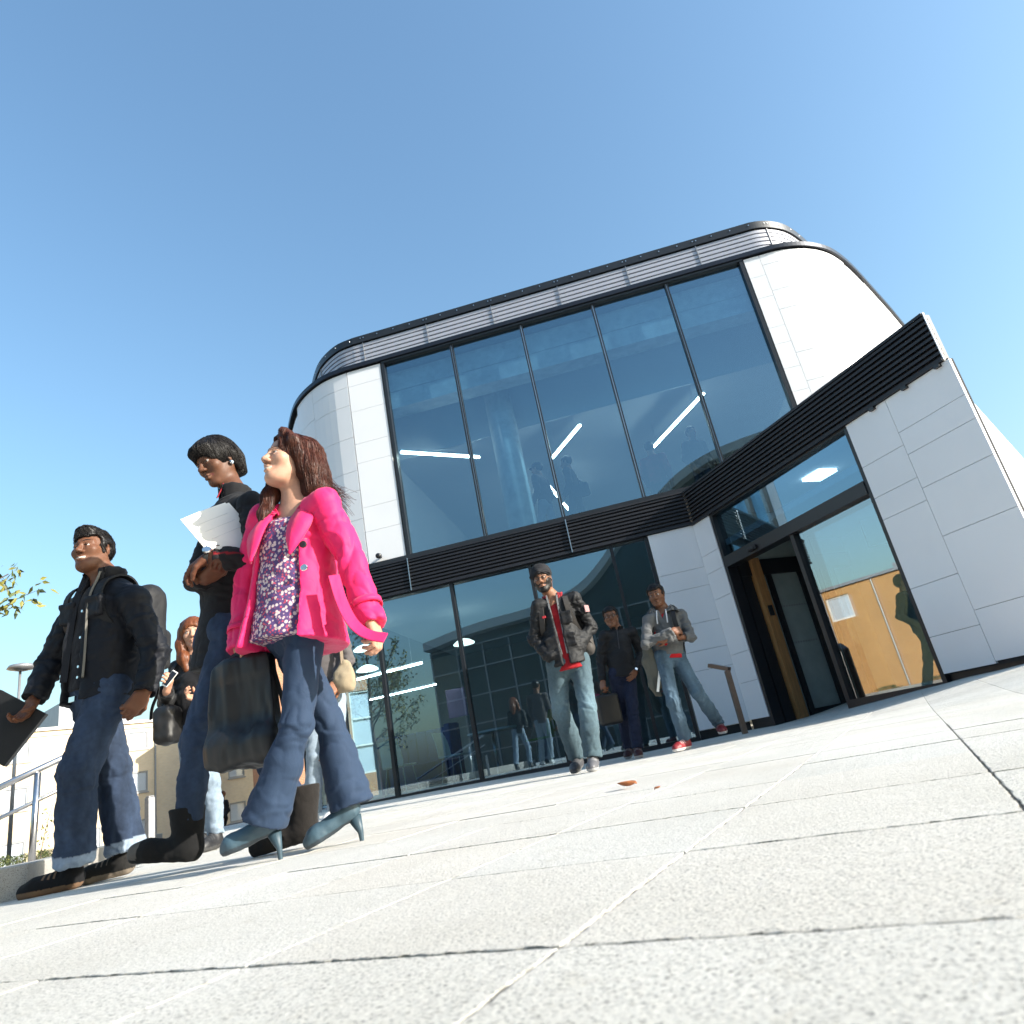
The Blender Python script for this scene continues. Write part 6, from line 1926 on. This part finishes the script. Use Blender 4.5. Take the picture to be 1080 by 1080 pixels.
SK2 = (.21, .10, .058)
md = Person(dict(head=(.863, 7.700, 1.475), neck=(.895, 7.720, 1.320), sL=(1.060, 7.745, 1.278), sR=(.735, 7.655, 1.278), eL=(1.110, 7.830, 1.030), wL=(.985, 7.665, .845), hL=(.935, 7.610, .800),
                 eR=(.645, 7.690, 1.045), wR=(.607, 7.640, .800), hR=(.597, 7.600, .728), hipL=(.912, 7.720, .840), hipR=(.770, 7.680, .845), kL=(.852, 7.630, .430), aL=(.806, 7.600, .062), tL=(.785, 7.450, -.028),
                 kR=(.745, 7.790, .440), aR=(.754, 7.930, .085), tR=(.712, 7.800, -.026)), -176, 'man in glasses and a plain black zipped jacket with dark jeans, between two others', h=.009, hf=.006, gz=-.027)
md.body(SK2, unit(A(math.sin(R(-170)), math.cos(R(-170)), -.02)), (-.06, 0, 1), dict(L=((-.5, .7, .1), .4), R=((.5, .5, 0), .9)), hkw=dict(smile=.3))
md.trousers('jeans', M['denim'], (.016, .022, .048), th=.082, kn=.062, hem=.062, seat=.100, waist=.105, top=.06, amp=.008, seed=71)
md.jacket('jacket', M['nylon'], (.013, .013, .015), hem=-.04, chest=.146, waist=.140, hemw=.148, sh=.054, ua=.056, fa=.050, cuff=.046, depth=.80, amp=.007, seed=73)
md.collar('jacket_collar', M['nylon'], (.013, .013, .015), r=.062, h=.06, z=-.02, gap=.16, lean=.2, th=.009, seed=4)
ribbon('zip', M['nylon'], [md.J['neck'] + md.f * b + md.u * c for b, c in ((.095, -.01), (.115, -.10), (.118, -.25), (.115, -.40))], .008, md.f, .006, md.root, (.06, .06, .065))
md.shoe('L', 'sneaker', (.05, .008, .010), (.45, .40, .38), L=.27, h=.006); md.shoe('R', 'sneaker', (.04, .01, .012), (.3, .3, .3), L=.27, h=.006)
md.hair_cap(M['hair_black'], 'short', 13, .005, h=.0065, strands=500); glasses(md, M['black']); watch(md, 'L', M['rubber'], (.2, -.9, .3), .034)
# his bag
e = empty('laptop_bag', (.60, 7.60, .45), 'black soft bag hanging from the hand of the man in the black zipped jacket', 'bag')
V = Vol((.42, 7.45, .30), (.80, 7.75, .75), .008); V.box((.605, 7.60, .50), (A(.93, .37, 0), A(-.37, .93, 0), UP), (.13, .045, .16), .03); V.mesh('body', M['leather'], e, lambda P: .006 * (fbm(P * 14, 2, 2) - .5), lambda P: np.tile(A(.012, .012, .013), (len(P), 1)))
ribbon('handle', M['leather'], smooth_path([(.54, 7.58, .65), (.575, 7.59, .70), (.597, 7.6, .715), (.63, 7.61, .70), (.665, 7.625, .65)], 2), .018, (-.37, .93, 0), .006, e, (.012, .012, .012))

gy = Person(dict(head=(1.328, 7.200, 1.475), neck=(1.358, 7.225, 1.318), sL=(1.535, 7.265, 1.245), sR=(1.178, 7.160, 1.238), eL=(1.545, 7.130, .990), wL=(1.285, 7.005, 1.008), hL=(1.205, 7.010, 1.012), eR=(1.085, 7.060, .995), wR=(1.355, 6.985, 1.062), hR=(1.435, 7.02, 1.060),
                 hipL=(1.371, 7.220, .850), hipR=(1.227, 7.180, .853), kL=(1.470, 7.140, .445), aL=(1.660, 7.480, .150), tL=(1.645, 7.370, .045), kR=(1.205, 7.090, .415), aR=(1.242, 7.150, .064), tR=(1.110, 7.020, -.020)), -162,
            'man with folded arms in a grey zip hoodie and light jeans, one foot lifted behind', h=.008, hf=.0055, gz=-.02)
gy.body((.185, .085, .048), unit(A(math.sin(R(-158)), math.cos(R(-158)), -.10)), (-.05, 0, 1), dict(L=((.2, .9, -.2), .9), R=((-.2, .9, -.2), .9)), hkw=dict(smile=-.1, beard=None, stubble=.45))
gy.trousers('jeans', M['denim'], (.068, .112, .155), th=.084, kn=.064, hem=.062, seat=.100, waist=.105, top=.05, amp=.0065, seed=81, ccol=lambda P, b: b * (1 + .6 * np.clip(fbm(P * A(14, 14, 6), 4, 3) * 2 - .9, -.4, 1))[:, None])
gy.shirt('red_shirt', M['fleece'], (.42, .012, .018), hem=-.03, chest=.136, waist=.132, hemw=.138, depth=.74, top=.06)
gy.jacket('hoodie', M['fleece'], (.115, .118, .120), hem=.005, chest=.144, waist=.138, hemw=.148, sh=.053, ua=.055, fa=.050, cuff=.046, depth=.76, openw=(.035, -.11, 0), amp=.007, seed=83)
gy.collar('hood', M['fleece'], (.125, .128, .130), r=.078, h=.055, z=-.03, gap=.40, lean=.45, flap=.06, th=.016, seed=5)
for sgn in (1, -1):
    ribbon('drawstring', M['fleece'], [gy.J['neck'] + gy.l * sgn * .045 + gy.f * .105 - gy.u * .02, gy.J['neck'] + gy.l * sgn * .05 + gy.f * .128 - gy.u * .10, gy.J['neck'] + gy.l * sgn * .05 + gy.f * .130 - gy.u * .16], .011, gy.f, .008, gy.root, (.6, .6, .62))
gy.shoe('R', 'sneaker', (.22, .015, .02), (.62, .60, .58), L=.28, h=.006); gy.shoe('L', 'sneaker', (.14, .012, .016), (.55, .52, .50), L=.28, h=.006)
gy.hair_cap(M['hair_black'], 'short', 15, .006, h=.0065, front=.004, strands=500)
e, bl = backpack(gy, 'dark backpack on the back of the man with folded arms', (.02, .021, .025), .20, -.26, .19, .14)
gy.root.location += Vector((-.045, -.25, 0)); e.location += Vector((-.045, -.25, 0))
# jacket carried over his bag at the hip
e = empty('hanging_cardigan', (1.09, 7.2, .6), 'olive grey cardigan and pale papers hanging beside the folded arms man', 'cardigan')
V = Vol((.90, 7.0, .35), (1.30, 7.45, 1.15), .010)
V.chain([A(1.10, 7.22, 1.05), A(1.085, 7.20, .85), A(1.08, 7.19, .62), A(1.11, 7.2, .48)], [.035, .050, .045, .035], .03, (A(0, 1, 0), .6))
V.cut(A(1.1, 7.2, .5), A(-.2, 0, -1))
V.chain([A(1.12, 7.18, .95), A(1.15, 7.17, .75), A(1.16, 7.18, .60)], [.03, .04, .03], .03, (A(0, 1, 0), .7))
V.mesh('body', M['fleece'], e, lambda P: .014 * (fbm(P * A(20, 20, 5), 5, 2) - .5) * 2, lambda P: np.tile(A(.10, .10, .085), (len(P), 1)))
mb = MB(); mb.obox((1.135, 7.125, .66), (A(.35, .1, .93), A(.93, 0, -.35), A(0, 1, 0)), (.13, .012, .004)); o = mb.build('papers', M['paper'], e); e.location += Vector((-.045, -.25, 0))

# ------------------------------------------------------------------ people half hidden behind the walkers
rd = Person(dict(head=(-2.345, 4.610, 1.400), neck=(-2.345, 4.630, 1.250), sL=(-2.200, 4.570, 1.165), sR=(-2.475, 4.640, 1.185), eL=(-2.165, 4.600, .930), wL=(-2.22, 4.44, .905), hL=(-2.30, 4.40, .945), eR=(-2.535, 4.600, .965), wR=(-2.435, 4.42, 1.005), hR=(-2.390, 4.37, 1.045),
                 hipL=(-2.290, 4.600, .770), hipR=(-2.430, 4.650, .778), kL=(-2.225, 4.550, .410), aL=(-2.225, 4.600, .088), tL=(-2.245, 4.45, .0), kR=(-2.440, 4.760, .420), aR=(-2.430, 4.930, .10), tR=(-2.46, 4.80, .0)), -170,
            'auburn haired woman in a black coat and pale jeans holding a white phone', h=.010, hf=.006, sc=.93, girth=.9)
rd.body(SKIN_L, unit(A(.35, -.93, -.05)), (-.1, 0, 1), dict(L=((.3, -.3, .9), .8), R=((.5, -.6, .5), .7)), hkw=dict(smile=.2, female=True))
rd.trousers('jeans', M['denim'], (.21, .27, .34), th=.078, kn=.058, hem=.056, seat=.098, waist=.10, top=.06, amp=.008, seed=91)
rd.jacket('coat', M['wool'], (.010, .010, .012), hem=-.04, chest=.142, waist=.128, hemw=.148, sh=.056, ua=.058, fa=.052, cuff=.048, amp=.007, seed=93)
rd.shoe('L', 'sneaker', (.016, .016, .018), (.05, .05, .05), L=.25, h=.007); rd.shoe('R', 'sneaker', (.016, .016, .018), (.05, .05, .05), L=.25, h=.007)
def rdh(V, W, ax, S):
    V.ell(W(0, .070, -.048), ax, S(.064, .064, .092), .01, 's')
    for s in (-1, 1): V.chain([W(s * .060, -.02, .03), W(s * .085, .0, -.07), W(s * .082, .03, -.18), W(s * .070, .06, -.27)], [.045, .040, .036, .018], .03)
    V.chain([W(0, -.09, .02), W(0, -.10, -.12), W(0, -.10, -.24)], [.07, .065, .04], .04)
rd.hair_cap(M['hair_red'], 'long', 21, .007, extra=rdh, vol=.014, h=.007)
e = empty('phone', (-2.385, 4.35, 1.06), 'small white phone held up by the auburn haired woman', 'phone'); mb = MB(); mb.obox((-2.372, 4.345, 1.065), (unit(A(.6, .2, .75)), unit(A(-.7, .3, .5)), unit(A(.3, -.9, .1))), (.055, .028, .005)); mb.build('case', M['paper'], e, bevel=.004)
mb = MB(); mb.obox((-2.372 + .0015, 4.345 - .0055, 1.0655), (unit(A(.6, .2, .75)), unit(A(-.7, .3, .5)), unit(A(.3, -.9, .1))), (.047, .024, .0008)); mb.build('screen', M['black'], e)
e = empty('shoulder_bag', (-2.53, 4.52, .72), 'rounded black shoulder bag at the auburn haired woman\'s side', 'bag')
V = Vol((-2.75, 4.3, .55), (-2.3, 4.75, .95), .009); V.box((-2.475, 4.50, .80), (A(1, 0, 0), A(0, 1, 0), A(0, 0, 1)), (.075, .08, .12), .05); V.mesh('body', M['leather'], e, lambda P: .012 * (fbm(P * 16, 2, 2) - .5) * 2, lambda P: np.tile(A(.010, .010, .011), (len(P), 1)))
ribbon('strap', M['leather'], smooth_path([(-2.50, 4.49, .90), (-2.51, 4.53, 1.05), (-2.44, 4.56, 1.235), (-2.36, 4.70, 1.22), (-2.47, 4.72, 1.0)], 2), .02, (0, -1, .2), .005, e, (.01, .01, .01))

bh = Person(dict(head=(-1.62, 5.10, 1.60), neck=(-1.63, 5.13, 1.43), sL=(-1.47, 5.10, 1.36), sR=(-1.80, 5.16, 1.37), eL=(-1.43, 5.10, 1.10), wL=(-1.50, 5.00, .93), hL=(-1.52, 4.95, .88), eR=(-1.84, 5.14, 1.1), wR=(-1.82, 5.02, .88), hR=(-1.81, 4.98, .81),
                 hipL=(-1.56, 5.12, .84), hipR=(-1.71, 5.15, .84), kL=(-1.56, 5.05, .45), aL=(-1.60, 5.10, .088), tL=(-1.62, 4.95, .0), kR=(-1.73, 5.10, .45), aR=(-1.79, 5.13, .088), tR=(-1.82, 4.98, .0)), 178,
            'person in pale jeans and white trainers mostly hidden behind the pink coat', h=.011, hf=.007)
bh.body(SKIN_M, unit(A(0, -1, 0)), (0, 0, 1), dict(L=((-.3, .9, 0), .8), R=((.3, .9, 0), .8)))
bh.trousers('jeans', M['denim'], (.24, .30, .36), th=.084, kn=.062, hem=.062, seat=.10, waist=.105, top=.06, amp=.008, seed=95)
bh.jacket('jacket', M['fleece'], (.10, .09, .09), hem=-.02, chest=.15, waist=.14, hemw=.148, amp=.007, seed=97)
bh.shoe('L', 'sneaker', (.62, .62, .62), (.7, .7, .7), L=.27, h=.007); bh.shoe('R', 'sneaker', (.62, .62, .62), (.7, .7, .7), L=.27, h=.007)
bh.hair_cap(M['hair_black'], 'short', 17, .005, h=.008)
e = empty('canvas_bag', (-1.43, 5.0, .85), 'crumpled beige bag hanging behind the pink coat woman\'s hip', 'bag')
V = Vol((-1.65, 4.8, .7), (-1.2, 5.2, 1.2), .009); V.cap((-1.425, 5.02, 1.05), (-1.44, 5.0, .93), .05, .09, .02, (A(0, 1, 0), .6)); V.mesh('body', M['fleece'], e, lambda P: .016 * (fbm(P * 14, 2, 2) - .5) * 2, lambda P: np.tile(A(.30, .24, .16), (len(P), 1)))
ribbon('strap', M['fleece'], smooth_path([(-1.44, 5.0, 1.06), (-1.45, 5.04, 1.22), (-1.49, 5.08, 1.42), (-1.53, 5.2, 1.40)], 2), .03, (.8, -.5, 0), .006, e, (.18, .14, .10))

# far figure on the lower road and people inside, made with the same parts
def simple_person(base, face, label, group, cols, hairm, bag=None, h=.016, hgt=1.72, skin=SKIN_M, cap=False, legs_dark=None, k=1.0, step=.12):
    base = A(base); f = A(math.sin(R(face)), math.cos(R(face)), 0); l = np.cross(UP, f); s_ = hgt / 1.75
    def q(a, b, z): return base + (l * a + f * b + UP * z) * s_
    J = dict(head=q(0, .02, 1.62), neck=q(0, 0, 1.46), sL=q(.18, 0, 1.39), sR=q(-.18, 0, 1.39), eL=q(.23, -.02, 1.12), wL=q(.20, .14, .93), hL=q(.19, .18, .86), eR=q(-.23, -.04, 1.12), wR=q(-.21, .10, .90), hR=q(-.20, .13, .83),
             hipL=q(.09, 0, .90), hipR=q(-.09, 0, .90), kL=q(.10, step + .03, .48), aL=q(.10, step, .088), tL=q(.11, step + .17, 0), kR=q(-.10, -step * .4, .48), aR=q(-.10, -step * 1.3, .095), tR=q(-.11, -step * 1.3 + .16, 0))
    p = Person(J, face, label, h, h * .6, group, gz=base[2])
    p.body(skin, f, (0, 0, 1), dict(L=((-.5, .5, 0), .7), R=((.5, .5, 0), .7)))
    p.trousers('trousers', M['denim'], cols[1], th=.082, kn=.062, hem=.06, seat=.10, waist=.105, top=.06)
    p.jacket('jacket', M['nylon'], cols[0], hem=-.02, chest=.15, waist=.14, hemw=.148)
    p.shoe('L', 'sneaker', (.03, .03, .03), (.1, .1, .1), h=h * .7); p.shoe('R', 'sneaker', (.03, .03, .03), (.1, .1, .1), h=h * .7)
    p.hair_cap(hairm, 'short', 19, .004, h=h * .6)
    if cap:
        c = p.J['head']; ax = p.hfr; V = Vol(c - .25, c + .25, .009)
        V.ell(p.W(0, -.01, .055), ax, (.092, .108, .072), 0); V.cut(p.W(0, 0, .03), -ax[2]); V.cap(p.W(-.03, .10, .035), p.W(.03, .10, .035), .045, .045, .01, (ax[2], .2)); V.mesh('cap', M['twill'], p.root, None, lambda P: np.tile(A(.02, .02, .03), (len(P), 1)))
    if bag:
        b = q(*bag); e = empty('messenger_bag', tuple(b), 'dark messenger bag at the hip of the upstairs man looking left', 'bag')
        V = Vol(b - .35, b + .35, .012); V.box(b, (f, l, UP), (.16, .06, .12), .03); V.mesh('body', M['fleece'], e, None, lambda P: np.tile(A(.02, .02, .03), (len(P), 1)))
        ribbon('strap', M['fleece'], smooth_path([b + UP * .1, q(.0, .13, 1.15), q(-.13, .02, 1.46), q(-.02, -.13, 1.2), b + UP * .1 - f * .1], 2), .04, l, .006, e, (.02, .02, .03))
    return p
simple_person((-10.45, 22.1, GZ), -150, 'tiny dark clad pedestrian walking on the far lower road', None, ((.008, .008, .009), (.008, .009, .012)), M['hair_red'], hgt=1.66, h=.02)
GU = 'people standing upstairs behind the glass'
simple_person(WF(-2.16, 1.55, 3.4), -60, 'man in a cap and dark jacket upstairs left of the third mullion', GU, ((.020, .022, .035), (.20, .22, .26)), M['hair_black'], cap=True)
simple_person(WF(-1.62, 1.6, 3.4), -70, 'man upstairs in profile with a bag slung at his hip', GU, ((.014, .015, .022), (.03, .035, .05)), M['hair_black'], bag=(.16, -.16, .95))
simple_person(WF(-.12, 1.9, 3.4), 20, 'dark figure upstairs, seen from behind left of the fourth mullion', GU, ((.16, .03, .035), (.02, .02, .03)), M['hair_black'])
simple_person(WF(.62, 1.7, 3.4), 160, 'dark figure upstairs nearest the entrance band', GU, ((.012, .012, .015), (.05, .07, .12)), M['hair_brown'])
